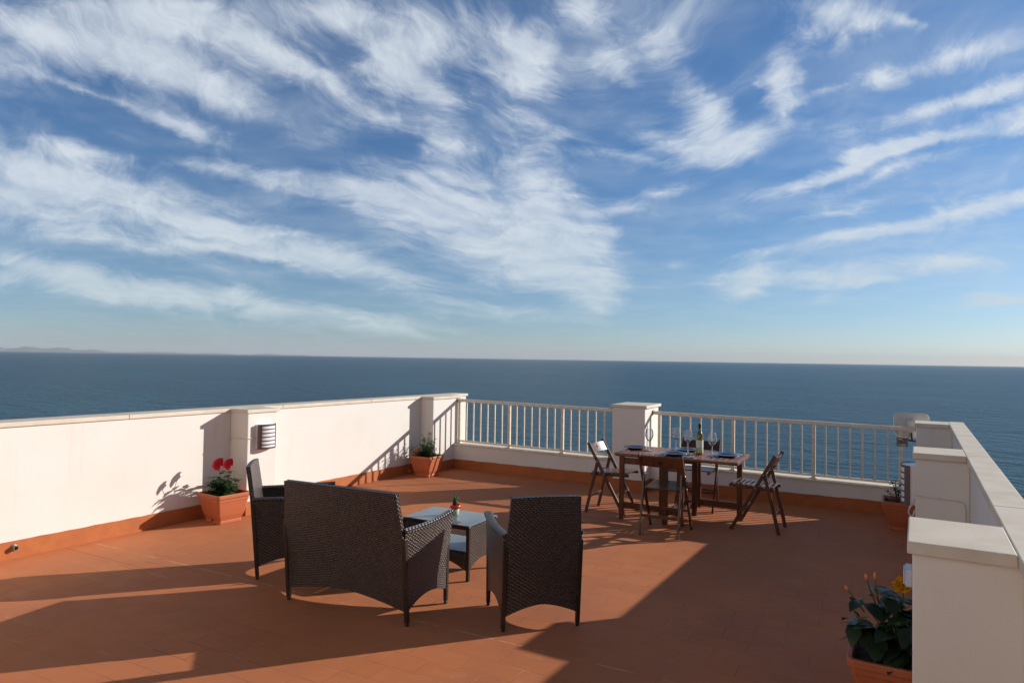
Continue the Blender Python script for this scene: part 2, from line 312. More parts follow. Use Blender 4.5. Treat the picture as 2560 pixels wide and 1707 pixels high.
def mat_sea():
    m = bpy.data.materials.new('sea_water'); m.use_nodes = True; t = NT(m.node_tree); b = t.n['Principled BSDF']
    co = t.new('ShaderNodeTexCoord').outputs['Object']
    p = t.mapping(co, rot=(0, 0, R(20)), scale=(1.0, 1.6, 1.0))
    swell = t.noise(p, 0.010, 4.0, 0.6); chop = t.noise(p, 0.22, 5.0, 0.62); far = t.noise(t.mapping(p, scale=(1.0, 2.0, 1.0)), 0.0022, 5.0, 0.6)
    c = t.mix(t.mapr(far, 0.35, 0.68, 0.0, 1.0), c4((0.007, 0.050, 0.102)), c4((0.014, 0.092, 0.145)))
    c = t.mix(t.mapr(chop, 0.35, 0.7, 0.0, 0.55), c, c4((0.020, 0.130, 0.160)))
    c = t.mix(t.mapr(swell, 0.35, 0.65, 0.0, 0.5), c, c4((0.012, 0.048, 0.078)))
    t.put(b.inputs['Base Color'], c); b.inputs['Roughness'].default_value = 0.32; b.inputs['IOR'].default_value = 1.33
    b.inputs['Specular IOR Level'].default_value = 0.14
    bp = t.new('ShaderNodeBump'); bp.inputs['Strength'].default_value = 1.0; bp.inputs['Distance'].default_value = 1.0
    h = t.math('ADD', t.math('MULTIPLY', t.noise(p, 0.05, 6.0, 0.68), 3.2), t.math('MULTIPLY', chop, 0.75))
    t.put(bp.inputs['Height'], h); t.l.new(bp.outputs[0], b.inputs['Normal'])
    return m

# ------------------------------------------------------------------ mesh helpers
class MB:
    """collects shapes for ONE mesh object"""
    def __init__(s): s.v = []; s.f = []; s.uv = []; s.sm = []
    def add(s, vs, fs, uvs=None, smooth=False, M=None):
        o = len(s.v)
        for q in vs:
            q = Vector(q); s.v.append(M @ q if M is not None else q)
        for i, f in enumerate(fs):
            s.f.append(tuple(o+k for k in f)); s.sm.append(smooth)
            s.uv.append([uvs[k] for k in f] if uvs else [(0.0, 0.0)]*len(f))
        return s
    def box(s, x0, x1, y0, y1, z0, z1, M=None):
        vs = [(x0, y0, z0), (x1, y0, z0), (x1, y1, z0), (x0, y1, z0), (x0, y0, z1), (x1, y0, z1), (x1, y1, z1), (x0, y1, z1)]
        fs = [(0, 3, 2, 1), (4, 5, 6, 7), (0, 1, 5, 4), (1, 2, 6, 5), (2, 3, 7, 6), (3, 0, 4, 7)]
        return s.add(vs, fs, M=M)
    def beam(s, a, b, w, h, up=(0, 0, 1), w2=None, h2=None):
        a = Vector(a); b = Vector(b); d = (b-a).normalized(); up = Vector(up)
        if abs(d.dot(up)) > 0.999: up = Vector((0, 1, 0))
        sx = d.cross(up).normalized(); sy = sx.cross(d).normalized()
        w2 = w if w2 is None else w2; h2 = h if h2 is None else h2
        vs = []
        for p, ww, hh in ((a, w, h), (b, w2, h2)):
            for i, j in ((-1, -1), (1, -1), (1, 1), (-1, 1)): vs.append(p+sx*(i*ww/2)+sy*(j*hh/2))
        return s.add(vs, [(0, 1, 2, 3), (7, 6, 5, 4), (0, 4, 5, 1), (1, 5, 6, 2), (2, 6, 7, 3), (3, 7, 4, 0)])
    def tube(s, pts, r, n=8, cap=True):
        pts = [Vector(p) for p in pts]; m = len(pts); vs = []; fs = []
        rs = r if isinstance(r, (list, tuple)) else [r]*m
        ref = Vector((0.13, 0.31, 0.94))
        for i, p in enumerate(pts):
            d = (pts[min(i+1, m-1)]-pts[max(i-1, 0)]).normalized()
            a = d.cross(ref).normalized(); b = d.cross(a)
            for k in range(n):
                t = 2*math.pi*k/n; vs.append(p+(a*math.cos(t)+b*math.sin(t))*rs[i])
        for i in range(m-1):
            for k in range(n):
                fs.append((i*n+k, i*n+(k+1) % n, (i+1)*n+(k+1) % n, (i+1)*n+k))
        if cap: fs.append(tuple(reversed(range(n)))); fs.append(tuple((m-1)*n+k for k in range(n)))
        return s.add(vs, fs, smooth=True)
    def lathe(s, prof, n=32, c=(0, 0, 0), cap0=False, cap1=False):
        vs = []; fs = []; m = len(prof); c = Vector(c)
        for r, z in prof:
            for k in range(n):
                t = 2*math.pi*k/n; vs.append(c+Vector((r*math.cos(t), r*math.sin(t), z)))
        for i in range(m-1):
            for k in range(n): fs.append((i*n+k, i*n+(k+1) % n, (i+1)*n+(k+1) % n, (i+1)*n+k))
        if cap0: fs.append(tuple(reversed(range(n))))
        if cap1: fs.append(tuple((m-1)*n+k for k in range(n)))
        return s.add(vs, fs, smooth=True)
    def prism(s, poly, y0, y1, M=None):
        """polygon in x,z extruded along y"""
        n = len(poly); vs = [(x, y0, z) for x, z in poly]+[(x, y1, z) for x, z in poly]
        fs = [tuple(range(n)), tuple(reversed(range(n, 2*n)))]+[(i, i+n, (i+1) % n+n, (i+1) % n) for i in range(n)]
        return s.add(vs, fs, M=M)
    def panel(s, fn, nu, nv, th, W, H, edge=True):
        """curved panel of thickness th around the middle surface fn(u,v); uv in metres"""
        P = [[Vector(fn(i/nu, j/nv)) for j in range(nv+1)] for i in range(nu+1)]
        vs = []; uvs = []; idx = {}
        for side in (1, -1):
            for i in range(nu+1):
                for j in range(nv+1):
                    du = P[min(i+1, nu)][j]-P[max(i-1, 0)][j]; dv = P[i][min(j+1, nv)]-P[i][max(j-1, 0)]
                    nn = du.cross(dv).normalized()
                    e = 1.0
                    idx[(side, i, j)] = len(vs); vs.append(P[i][j]+nn*(side*th/2*e)); uvs.append((i/nu*W, j/nv*H))
        fs = []
        for i in range(nu):
            for j in range(nv):
                fs.append((idx[(1, i, j)], idx[(1, i+1, j)], idx[(1, i+1, j+1)], idx[(1, i, j+1)]))
                fs.append((idx[(-1, i, j)], idx[(-1, i, j+1)], idx[(-1, i+1, j+1)], idx[(-1, i+1, j)]))
        s.add(vs, fs, uvs)
        # rim
        loop = [(i, 0) for i in range(nu)]+[(nu, j) for j in range(nv)]+[(i, nv) for i in range(nu, 0, -1)]+[(0, j) for j in range(nv, 0, -1)]
        rv = []; ru = []; rf = []; L = 0.0
        for k, (i, j) in enumerate(loop+[loop[0]]):
            a = vs[idx[(1, i, j)]]; b = vs[idx[(-1, i, j)]]
            if k: L += (P[i][j]-prev).length
            prev = P[i][j]; rv += [a, b]; ru += [(L, 0.0), (L, th)]
        for k in range(len(loop)): rf.append((2*k, 2*k+1, 2*k+3, 2*k+2))
        s.add(rv, rf, ru)
        return s

def obj(name, mb, m, parent=None, bevel=0.0, seg=2, shade=False, props=None):
    me = bpy.data.meshes.new(name); me.from_pydata([tuple(v) for v in mb.v], [], mb.f)
    uvl = me.uv_layers.new(name="UVMap"); k = 0
    for poly, u in zip(me.polygons, mb.uv):
        for c_ in u: uvl.data[k].uv = c_; k += 1
    for poly, sm in zip(me.polygons, mb.sm): poly.use_smooth = sm or shade
    me.update()
    o = bpy.data.objects.new(name, me); col.objects.link(o); me.materials.append(m)
    if parent is not None: o.parent = parent
    if bevel > 0:
        b = o.modifiers.new("bevel", 'BEVEL'); b.width = bevel; b.segments = seg; b.limit_method = 'ANGLE'; b.angle_limit = R(35)
        b.harden_normals = False
    return o

def thing(name, label, cat, loc=(0, 0, 0), rz=0.0, group=None):
    o = bpy.data.objects.new(name, None); col.objects.link(o); o.location = loc; o.rotation_euler = (0, 0, rz); o.empty_display_size = 0.1
    o['label'] = label; o['category'] = cat
    if group: o['group'] = group
    return o
def copy_thing(root, loc, rz, label, group=None):
    r = root.copy(); col.objects.link(r); r.location = loc; r.rotation_euler = (0, 0, rz); r['label'] = label
    if group: r['group'] = group
    for ch in list(root.children):
        c = ch.copy(); col.objects.link(c); c.parent = r
        for g in list(ch.children):
            d = g.copy(); col.objects.link(d); d.parent = c
    return r

# ------------------------------------------------------------------ palette
WHITE = mat_plaster('white_render', (0.78, 0.755, 0.72))
CREAM = mat('cream_stone_coping', (0.72, 0.655, 0.56), 0.8, var=0.8, vscale=5.0, color2=(0.60, 0.51, 0.41), bump=0.3, bscale=45.0)
SKIRT = mat('orange_terracotta_paint', (0.47, 0.150, 0.048), 0.62, spec=0.3, var=0.7, vscale=6.0, color2=(0.36, 0.105, 0.035), bump=0.35, bscale=30.0, bdist=0.006)
RAILM = mat('cream_painted_metal', (0.80, 0.73, 0.60), 0.42, var=0.7, vscale=14.0, color2=(0.62, 0.50, 0.35), bump=0.2, bscale=90.0)
WICKER = mat_wicker()
LEGM = mat('dark_brown_leg', (0.022, 0.014, 0.010), 0.4, spec=0.5, bump=0.4, bscale=160.0)
WOOD = mat_wood('dark_stained_wood', (0.070, 0.020, 0.009), (0.125, 0.040, 0.017), 0.36)
WOODTOP = mat_wood('reddish_stained_table_wood', (0.155, 0.055, 0.030), (0.26, 0.105, 0.060), 0.33, (30.0, 2.5, 30.0))
WOODCH = mat_wood('dark_red_stained_chair_wood', (0.052, 0.018, 0.010), (0.10, 0.036, 0.018), 0.30, spec=0.6)
POT = mat('terracotta_plastic', (0.50, 0.145, 0.062), 0.48, spec=0.4, var=0.6, vscale=9.0, color2=(0.42, 0.115, 0.05), bump=0.12, bscale=60.0)
SOIL = mat('dark_potting_soil', (0.030, 0.018, 0.012), 0.95, var=1.0, vscale=40.0, color2=(0.07, 0.04, 0.025), bump=1.0, bscale=70.0, bdist=0.012)
GLASS = mat_thin_glass('clear_wine_glass', (1.0, 1.0, 1.0), 1.0, 1.45, -1)
TABLEGLASS = mat_thin_glass('pale_table_glass', (0.55, 0.68, 0.68), 1.0, 1.5, 0.55, (0.36, 0.44, 0.47))
NAVY = mat('navy_glazed_ceramic', (0.008, 0.018, 0.060), 0.18, spec=0.6, coat=0.4)
STEEL = mat('galvanised_steel', (0.34, 0.31, 0.27), 0.45, metal=0.7, var=0.8, vscale=30.0, color2=(0.12, 0.07, 0.04))
GREYFR = mat('dark_grey_lamp_metal', (0.10, 0.085, 0.09), 0.35, metal=0.3, spec=0.5)
OPAL = mat('opal_white_diffuser', (0.86, 0.80, 0.84), 0.35, spec=0.5)
DISH = mat('pale_grey_plastic', (0.62, 0.60, 0.58), 0.5, var=0.5, vscale=8.0, color2=(0.52, 0.48, 0.44))
CABLE = mat('painted_over_cable', (0.66, 0.61, 0.55), 0.6)

# ------------------------------------------------------------------ setting: sea, hills, floor
SEA_Z = -24.0
mb = MB(); ring = [0, 60, 150, 400, 1200, 4000, 14000, 60000]
vs = [(0, 0, 0)]; fs = []; N = 48
for r_ in ring[1:]:
    for k in range(N): vs.append((r_*math.cos(2*math.pi*k/N), r_*math.sin(2*math.pi*k/N), 0))
for k in range(N): fs.append((0, 1+k, 1+(k+1) % N))
for i in range(len(ring)-2):
    for k in range(N):
        a = 1+i*N; fs.append((a+k, a+N+k, a+N+(k+1) % N, a+(k+1) % N))
mb.add(vs, fs)
sea = obj('sea', mb, mat_sea()); sea.location = (0, 0, SEA_Z); sea['kind'] = 'structure'

hillm = mat('distant_hill_scrub', (0.17, 0.20, 0.22), 0.95, var=1.0, vscale=0.0012, color2=(0.17, 0.15, 0.11))
mb = MB(); vs = []; fs = []; n = 150; DIST = 53000.0
for i in range(n+1):
    az = R(-78+i*(78-40.5)/n + 0)                     # bearing, west of north: negative
    a = -78+i*(78-40.5)/n
    t = (a+68.0)
    hgt = 330*max(0.0, min(1.0, (-62.0-a)/4.5+0.55))*(0.8+0.2*math.sin(a*3.1)+0.10*math.sin(a*9.7))
    hgt = max(hgt, 110*math.exp(-((a+54.8)/1.6)**2), 120*math.exp(-((a+58.3)/1.9)**2), 100*math.exp(-((a+50.5)/1.5)**2), 40+20*math.sin(a*7.3) if a < -47.5 else 0)
    hgt += 14*math.sin(a*23.0)+8*math.sin(a*51.0)
    hgt = max(hgt, 2.0)
    for k, (dd, hh) in enumerate(((0, 0), (1200, 0.55), (2600, 1.0), (5000, 0.0))):
        rr = DIST+dd; j = 1+0.12*math.sin(a*17+k*2)
        vs.append((rr*math.sin(az), rr*math.cos(az), SEA_Z+hgt*hh*(j if 0 < hh < 1 else 1)))
for i in range(n):
    for k in range(3): fs.append((i*4+k, i*4+4+k, i*4+5+k, i*4+1+k))
mb.add(vs, fs, smooth=True)
hills = obj('hills', mb, hillm); hills['kind'] = 'structure'

mb = MB().box(-6.62, 0.42, -4.5, 9.35, -0.35, 0.0)
fl = obj('floor', mb, mat_floor()); fl['kind'] = 'structure'

# ------------------------------------------------------------------ left parapet
XL = -6.19
t = thing('parapet_wall', 'long white rendered parapet wall along the left side with louvred lamp on its pillar', 'wall')
mb = MB().box(XL-0.22, XL, -4.5, 8.95, -0.35, 1.045)
obj('wall', mb, WHITE, t)
mb = MB()
y = -4.5
joints = [-4.5, -1.6, 0.15, 1.92, 3.55, 5.30, 6.75, 8.99]
for a, b in zip(joints[:-1], joints[1:]): mb.box(XL-0.26, XL+0.018, a+0.0015, b-0.0015, 1.046, 1.085)
obj('coping', mb, CREAM, t, bevel=0.006)
for (x1, y0, y1) in ((-5.915, 4.63, 5.00), (-5.965, 7.81, 8.47)):
    p = obj('pillar', MB().box(XL+0.001, x1, y0, y1, -0.1, 1.045), WHITE, t, bevel=0.008)
    cap = MB().box(XL+0.0185, x1+0.018, y0-0.020, y1+0.02, 1.0455, 1.0825)
    obj('coping', cap, CREAM, p, bevel=0.006)
    sk = MB().box(XL+0.012, x1+0.009, y0-0.009, y1+0.009, 0.0, 0.141)
    obj('skirting', sk, SKIRT, p, bevel=0.003)
# skirting: painted band with a slightly wavy hand-cut top edge
def skirting(parent, pts, h=0.139, th=0.011, seed=1, side=1):
    rr = random.Random(seed); mb = MB(); 
    for (a, b) in pts:
        a = Vector(a); b = Vector(b); n = max(2, int((b-a).length/0.07)); d = (b-a)/n; nrm = Vector((d.y, -d.x, 0)).normalized()*th*side
        vs = []; fs = []
        for i in range(n+1):
            p = a+d*i; hh = h+rr.uniform(-0.003, 0.003)
            vs += [p, p+nrm, p+nrm+Vector((0, 0, hh)), p+Vector((0, 0, hh))]
        for i in range(n):
            o = 4*i
            fs += [(o+1, o+5, o+6, o+2), (o+2, o+6, o+7, o+3)] if side > 0 else [(o+1, o+2, o+6, o+5), (o+2, o+3, o+7, o+6)]
        fs += [(0, 1, 2, 3), (4*n, 4*n+3, 4*n+2, 4*n+1)]
        mb.add(vs, fs)
    return obj('skirting', mb, SKIRT, parent)
skirting(t, [((XL, -4.45, 0), (XL, 4.62, 0)), ((XL, 5.01, 0), (XL, 7.80, 0))], side=1, seed=3)
mb = MB().tube([(XL+0.004, 4.618, 0.755), (XL+0.05, 4.622, 0.780), (XL+0.12, 4.623, 0.783), (-5.925, 4.622, 0.785), (-5.906, 4.64, 0.785), (-5.908, 4.72, 0.785), (-5.909, 4.78, 0.79)], 0.004, 6)
obj('cable', mb, CABLE, t)

# ------------------------------------------------------------------ far low walls, pillar and railings (frame turned 2.6 degrees)
FA = 0.045; FO = (-6.0, 8.32, 0.0)
def fz(u): return -0.0115*u
def shear(mb):
    for v in mb.v: v.z += fz(v.x)*min(1.0, max(0.0, (v.z-0.15)/0.12))
    return mb
G = 'white low walls under the far railings'
for (u0, u1, lab) in ((0.03, 2.62, 'white low wall under the left railing at the terrace corner'), (3.045, 6.0, 'white low wall under the right railing behind the dining table')):
    t = thing('low_wall', lab, 'wall', FO, FA, G)
    obj('wall', shear(MB().box(u0, u1, 0.0, 0.22, -0.35, 0.350)), WHITE, t)
    obj('coping', shear(MB().box(u0+0.001, u1-0.001, -0.022, 0.245, 0.3505, 0.372)), CREAM, t, bevel=0.005)
    skirting(t, [((u0, 0, 0), (u1, 0, 0))], seed=int(u0*10)+5, h=0.141)
t = thing('pillar', 'square white pillar with stone cap between the two far railings', 'pillar', FO, FA)
obj('shaft', MB().box(2.622, 3.043, -0.235, 0.36, -0.35, 1.045), WHITE, t, bevel=0.008)
obj('cap', MB().box(2.592, 3.073, -0.265, 0.39, 1.0455, 1.083), CREAM, t, bevel=0.006)
skirting(t, [((2.612, -0.235, 0), (3.053, -0.235, 0)), ((3.043, -0.235, 0), (3.043, -0.0, 0)), ((2.622, 0, 0), (2.622, -0.235, 0))], seed=9, h=0.141)

def railing(u0, u1, posts, lab):
    t = thing('railing', lab, 'railing', FO, FA, 'cream metal railings on the low walls')
    V = 0.10
    obj('top_rail', shear(MB().box(u0, u1, V-0.028, V+0.028, 0.992, 1.034)), RAILM, t, bevel=0.006)
    obj('bottom_rail', shear(MB().box(u0, u1, V-0.014, V+0.014, 0.398, 0.420)), RAILM, t, bevel=0.002)
    for p in posts:
        obj('post', shear(MB().box(p-0.019, p+0.019, V-0.0195, V+0.0195, 0.372, 0.9915)), RAILM, t, bevel=0.003)
        obj('foot_plate', shear(MB().box(p-0.035, p+0.035, V-0.035, V+0.035, 0.3725, 0.380)), RAILM, t, bevel=0.002)
    ends = [u0-0.06]+posts+[u1+0.06]
    for a, b in zip(posts[:-1], posts[1:]):
        for k in range(1, 7):
            u = a+(b-a)*k/7.0
            obj('baluster', shear(MB().box(u-0.0085, u+0.0085, V-0.0085, V+0.0085, 0.4205, 0.9915)), RAILM, t)
    if u1-posts[-1] > 0.3:
        u = posts[-1]
        while u+0.123 < u1-0.02:
            u += 0.123; obj('baluster', shear(MB().box(u-0.0085, u+0.0085, V-0.0085, V+0.0085, 0.4205, 0.9915)), RAILM, t)
    for e in (u0, u1):
        obj('wall_flange', shear(MB().box(e-0.004 if e == u1 else e, e if e == u1 else e+0.004, V-0.04, V+0.04, 0.985, 1.045)), STEEL, t)
    return t
railing(0.042, 2.618, [0.075, 0.925, 1.765], 'cream metal railing with thin bars between the corner and the square pillar')
railing(3.048, 5.985, [3.135, 4.055, 4.965, 5.845], 'cream metal railing with thin bars behind the dining table')

# ------------------------------------------------------------------ right parapet with three piers
HR = 1.03
t = thing('parapet_wall', 'white parapet wall on the right with broad cream coping and three projecting piers', 'wall')
obj('wall', MB().box(0.305, 0.405, -4.5, 8.90, -0.35, HR-0.0445), WHITE, t)
mb = MB(); joints = [-4.5, -1.1, 0.75, 2.30, 3.72, 5.66, 7.2, 8.93]
for a, b in zip(joints[:-1], joints[1:]): mb.box(0.283, 0.425, a+0.001, b-0.001, HR-0.044, HR)
obj('coping', mb, CREAM, t, bevel=0.005)
for (y0, y1) in ((2.79, 3.25), (5.60, 6.05), (8.46, 8.88)):
    p = obj('pier', MB().box(-0.018, 0.304, y0+0.032, y1-0.032, -0.1, HR-0.0445), WHITE, t, bevel=0.006)
    obj('coping', MB().box(-0.034, 0.2825, y0, y1, HR-0.044, HR-0.0005), CREAM, p, bevel=0.005)
    obj('skirting', MB().box(-0.029, 0.2935, y0+0.021, y1-0.021, 0.0, 0.141), SKIRT, p, bevel=0.003)
skirting(t, [((0.305, 8.45, 0), (0.305, 6.03, 0)), ((0.305, 5.63, 0), (0.305, 3.23, 0)), ((0.305, 2.81, 0), (0.305, -4.4, 0))], seed=12, side=1)
# thin clipped cable across the middle pier, dropping at its inner corner
yy = 5.628
mb = MB().tube([(-0.022, yy+0.02, 0.735), (-0.016, yy, 0.728), (0.03, yy, 0.724), (0.10, yy, 0.722), (0.17, yy, 0.718), (0.23, yy, 0.716), (0.262, yy, 0.712), (0.276, yy, 0.695), (0.280, yy, 0.64), (0.279, yy, 0.45), (0.281, yy, 0.15)], 0.0045, 6)
for q in ((0.03, 0.724), (0.13, 0.721), (0.235, 0.716)): mb.box(q[0]-0.005, q[0]+0.005, yy-0.006, yy+0.006, q[1]-0.008, q[1]+0.008)
obj('cable', mb, CABLE, t)
mb = MB().tube([(-0.022, 5.66, 0.70), (-0.035, 5.655, 0.66), (-0.052, 5.65, 0.635), (-0.060, 5.65, 0.60), (-0.048, 5.65, 0.572), (-0.030, 5.65, 0.58), (-0.020, 5.65, 0.62)], 0.0065, 8)
obj('cable_loop', mb, CABLE, t)

# added facade, unseen behind the viewpoint: its sunlit front throws warm light onto piers
t = thing('added_facade', 'cream rendered facade added unseen behind the viewpoint to bounce warm light, with a door', 'added_facade', (0, 0, 0))
obj('wall', MB().box(-6.62, -2.4, -3.38, -3.0, -0.35, 5.2).box(-1.4, 0.42, -3.38, -3.0, -0.35, 5.2).box(-2.4, -1.4, -3.38, -3.0, 2.15, 5.2), mat_plaster('cream_render', (0.82, 0.73, 0.60)), t)
obj('door', MB().box(-2.4, -1.4, -3.2, -3.14, 0.0, 2.15), WOODTOP, t)
obj('roof_coping', MB().box(-6.66, 0.46, -3.42, -2.96, 5.2005, 5.25), CREAM, t)

# ------------------------------------------------------------------ wall lamps
def wall_lamp(loc, rz, lab, h=0.255, r=0.112):
    t = thing('wall_lamp', lab, 'lamp', loc, rz, 'louvred half round wall lamps')
    # local +x points away from the wall, z up, base at the bottom: opal box with a bowed louvre plate clipped over it
    X0 = 0.030; DX = r*0.62
    def P(ra, a): return (X0+ra/r*DX*math.cos(a), ra*math.sin(a))
    def arc(ra, a0, a1, z0, z1, th, mb, n=20):
        vs = []; fs = []
        for i in range(n+1):
            a = a0+(a1-a0)*i/n
            for rr_ in (ra, ra-th):
                for z in (z0, z1): vs.append(P(rr_, a)+(z,))
        for i in range(n):
            o = 4*i; fs += [(o, o+4, o+5, o+1), (o+2, o+3, o+7, o+6), (o+1, o+5, o+7, o+3), (o, o+2, o+6, o+4)]
        fs += [(0, 1, 3, 2), (4*n, 4*n+2, 4*n+3, 4*n+1)]
        mb.add(vs, fs, smooth=False)
    mb = MB()
    for s_ in (-1, 1): arc(r, s_*R(89), s_*R(54), 0.0, h, 0.004, mb, 8)
    nb = 7
    for k in range(nb):
        bh = 0.017 if k in (0, nb-1) else 0.010
        z0 = (h-0.017)*k/(nb-1); arc(r, -R(54), R(54), z0, z0+bh, 0.004, mb, 16)
    obj('louvre_frame', mb, GREYFR, t)
    mb = MB(); n = 18; rr2 = r-0.010
    pts = [(0.004, rr2*math.sin(R(86)))]+[P(rr2, R(86-172*i/n)) for i in range(n+1)]+[(0.004, -rr2*math.sin(R(86)))]
    m_ = len(pts); vs = [(x, y_, z) for z in (0.004, h-0.004) for x, y_ in pts]
    mb.add(vs, [(i, i+m_, (i+1) % m_+m_, (i+1) % m_) for i in range(m_)]+[tuple(range(m_)), tuple(reversed(range(m_, 2*m_)))], smooth=False)
    obj('diffuser', mb, OPAL, t)
    obj('back_plate', MB().box(-0.0005, 0.0035, -r+0.002, r-0.002, 0.0, h), OPAL, t, bevel=0.001)
    return t
wall_lamp((-5.914, 4.838, 0.672), 0.0, 'half round grey louvred wall lamp on the sunlit left pillar')
wall_lamp((-0.019, 5.83, 0.635), math.pi, 'half round louvred wall lamp on the middle right pier seen edge on', h=0.285, r=0.105)

# ------------------------------------------------------------------ small fittings
t = thing('socket_box', 'small pale blue socket box on the nearest right pier', 'socket', (-0.0185, 3.02, 0.818), 0.0)
obj('box', MB().box(-0.024, 0, -0.045, 0.045, 0, 0.066), mat('pale_blue_plastic', (0.50, 0.58, 0.70), 0.4), t, bevel=0.004)
obj('lid', MB().box(-0.030, -0.0245, -0.038, 0.038, 0.006, 0.060), mat('pale_blue_plastic', (0.5, 0.58, 0.7)), t, bevel=0.002)
t = thing('drain_outlet', 'short rusty drain pipe stub sticking out of the orange skirting at far left', 'drain pipe', (XL+0.006, 2.66, 0.088), 0.0)
rust = mat('rusty_pipe', (0.16, 0.085, 0.055), 0.7, var=1.0, vscale=60.0, color2=(0.35, 0.27, 0.22))
mb = MB(); n = 14
prof = [(0.020, -0.01), (0.020, 0.045), (0.015, 0.045), (0.015, 0.0)]
mb.lathe(prof, n); 
for v in mb.v: v.x, v.z = v.z, v.x
obj('pipe', mb, rust, t)
mb = MB().lathe([(0.030, 0.0), (0.030, 0.006), (0.0205, 0.008)], n)
for v in mb.v: v.x, v.z = v.z, v.x
obj('collar', mb, STEEL, t)

# flat square dish behind the railing, clamped to the last post
t = thing('satellite_dish', 'pale flat rounded square satellite antenna clamped behind the end of the right railing', 'satellite dish', (-0.152, 8.688, 0.80), 0.03)
def rsq(w, h, r, n=6):
    P = []
    for cx_, cz_, a0 in ((w/2-r, h/2-r, 0), (-w/2+r, h/2-r, 90), (-w/2+r, -h/2+r, 180), (w/2-r, -h/2+r, 270)):
        for i in range(n+1):
            a = R(a0+90*i/n); P.append((cx_+r*math.cos(a), cz_+r*math.sin(a)))
    return P
Mx = Matrix.Translation((0.095, 0.27, 0.165)) @ Matrix.Rotation(R(10), 4, 'Z') @ Matrix.Rotation(R(-14), 4, 'X')
mb = MB().prism(rsq(0.36, 0.285, 0.07), -0.02, 0.02, Mx)
obj('antenna_panel', mb, DISH, t, bevel=0.008, seg=3)
mb = MB()
for i in range(3): mb.box(-0.10+i*0.055, -0.094+i*0.055, -0.026, -0.0202, -0.09, 0.09, Mx)
mb.box(-0.05, 0.03, -0.045, -0.0265, -0.05, 0.05, Mx)
obj('rear_bracket', mb, DISH, t, bevel=0.003)
mb = MB().tube([(0.0, 0.03, 0.03), (0.05, 0.10, 0.015), (0.10, 0.17, 0.0), (0.15, 0.21, -0.005)], 0.011, 8)
mb.tube([(0.10, 0.17, 0.0), (0.09, 0.24, 0.09), (0.09, 0.25, 0.15)], 0.010, 8)
obj('arm', mb, mat('dark_steel', (0.05, 0.055, 0.06), 0.4, metal=0.6), t)
mb = MB(); 
mb.box(-0.042, 0.042, -0.030, -0.024, -0.022, 0.022); mb.box(-0.042, 0.042, 0.0245, 0.0305, -0.022, 0.022)
for z in (-0.040, 0.040):
    mb.tube([(-0.045, 0.04, z), (-0.045, -0.035, z), (-0.03, -0.042, z), (0.03, -0.042, z), (0.045, -0.035, z), (0.045, 0.04, z)], 0.0045, 6)
for sx in (-0.045, 0.045): mb.box(sx-0.009, sx+0.009, -0.05, -0.042, -0.05, 0.05)
mb.tube([(0.03, -0.03, 0.03), (0.06, -0.03, 0.05), (0.068, -0.03, 0.09), (0.062, -0.03, 0.12)], 0.003, 6)
obj('clamp', mb, rust, t)

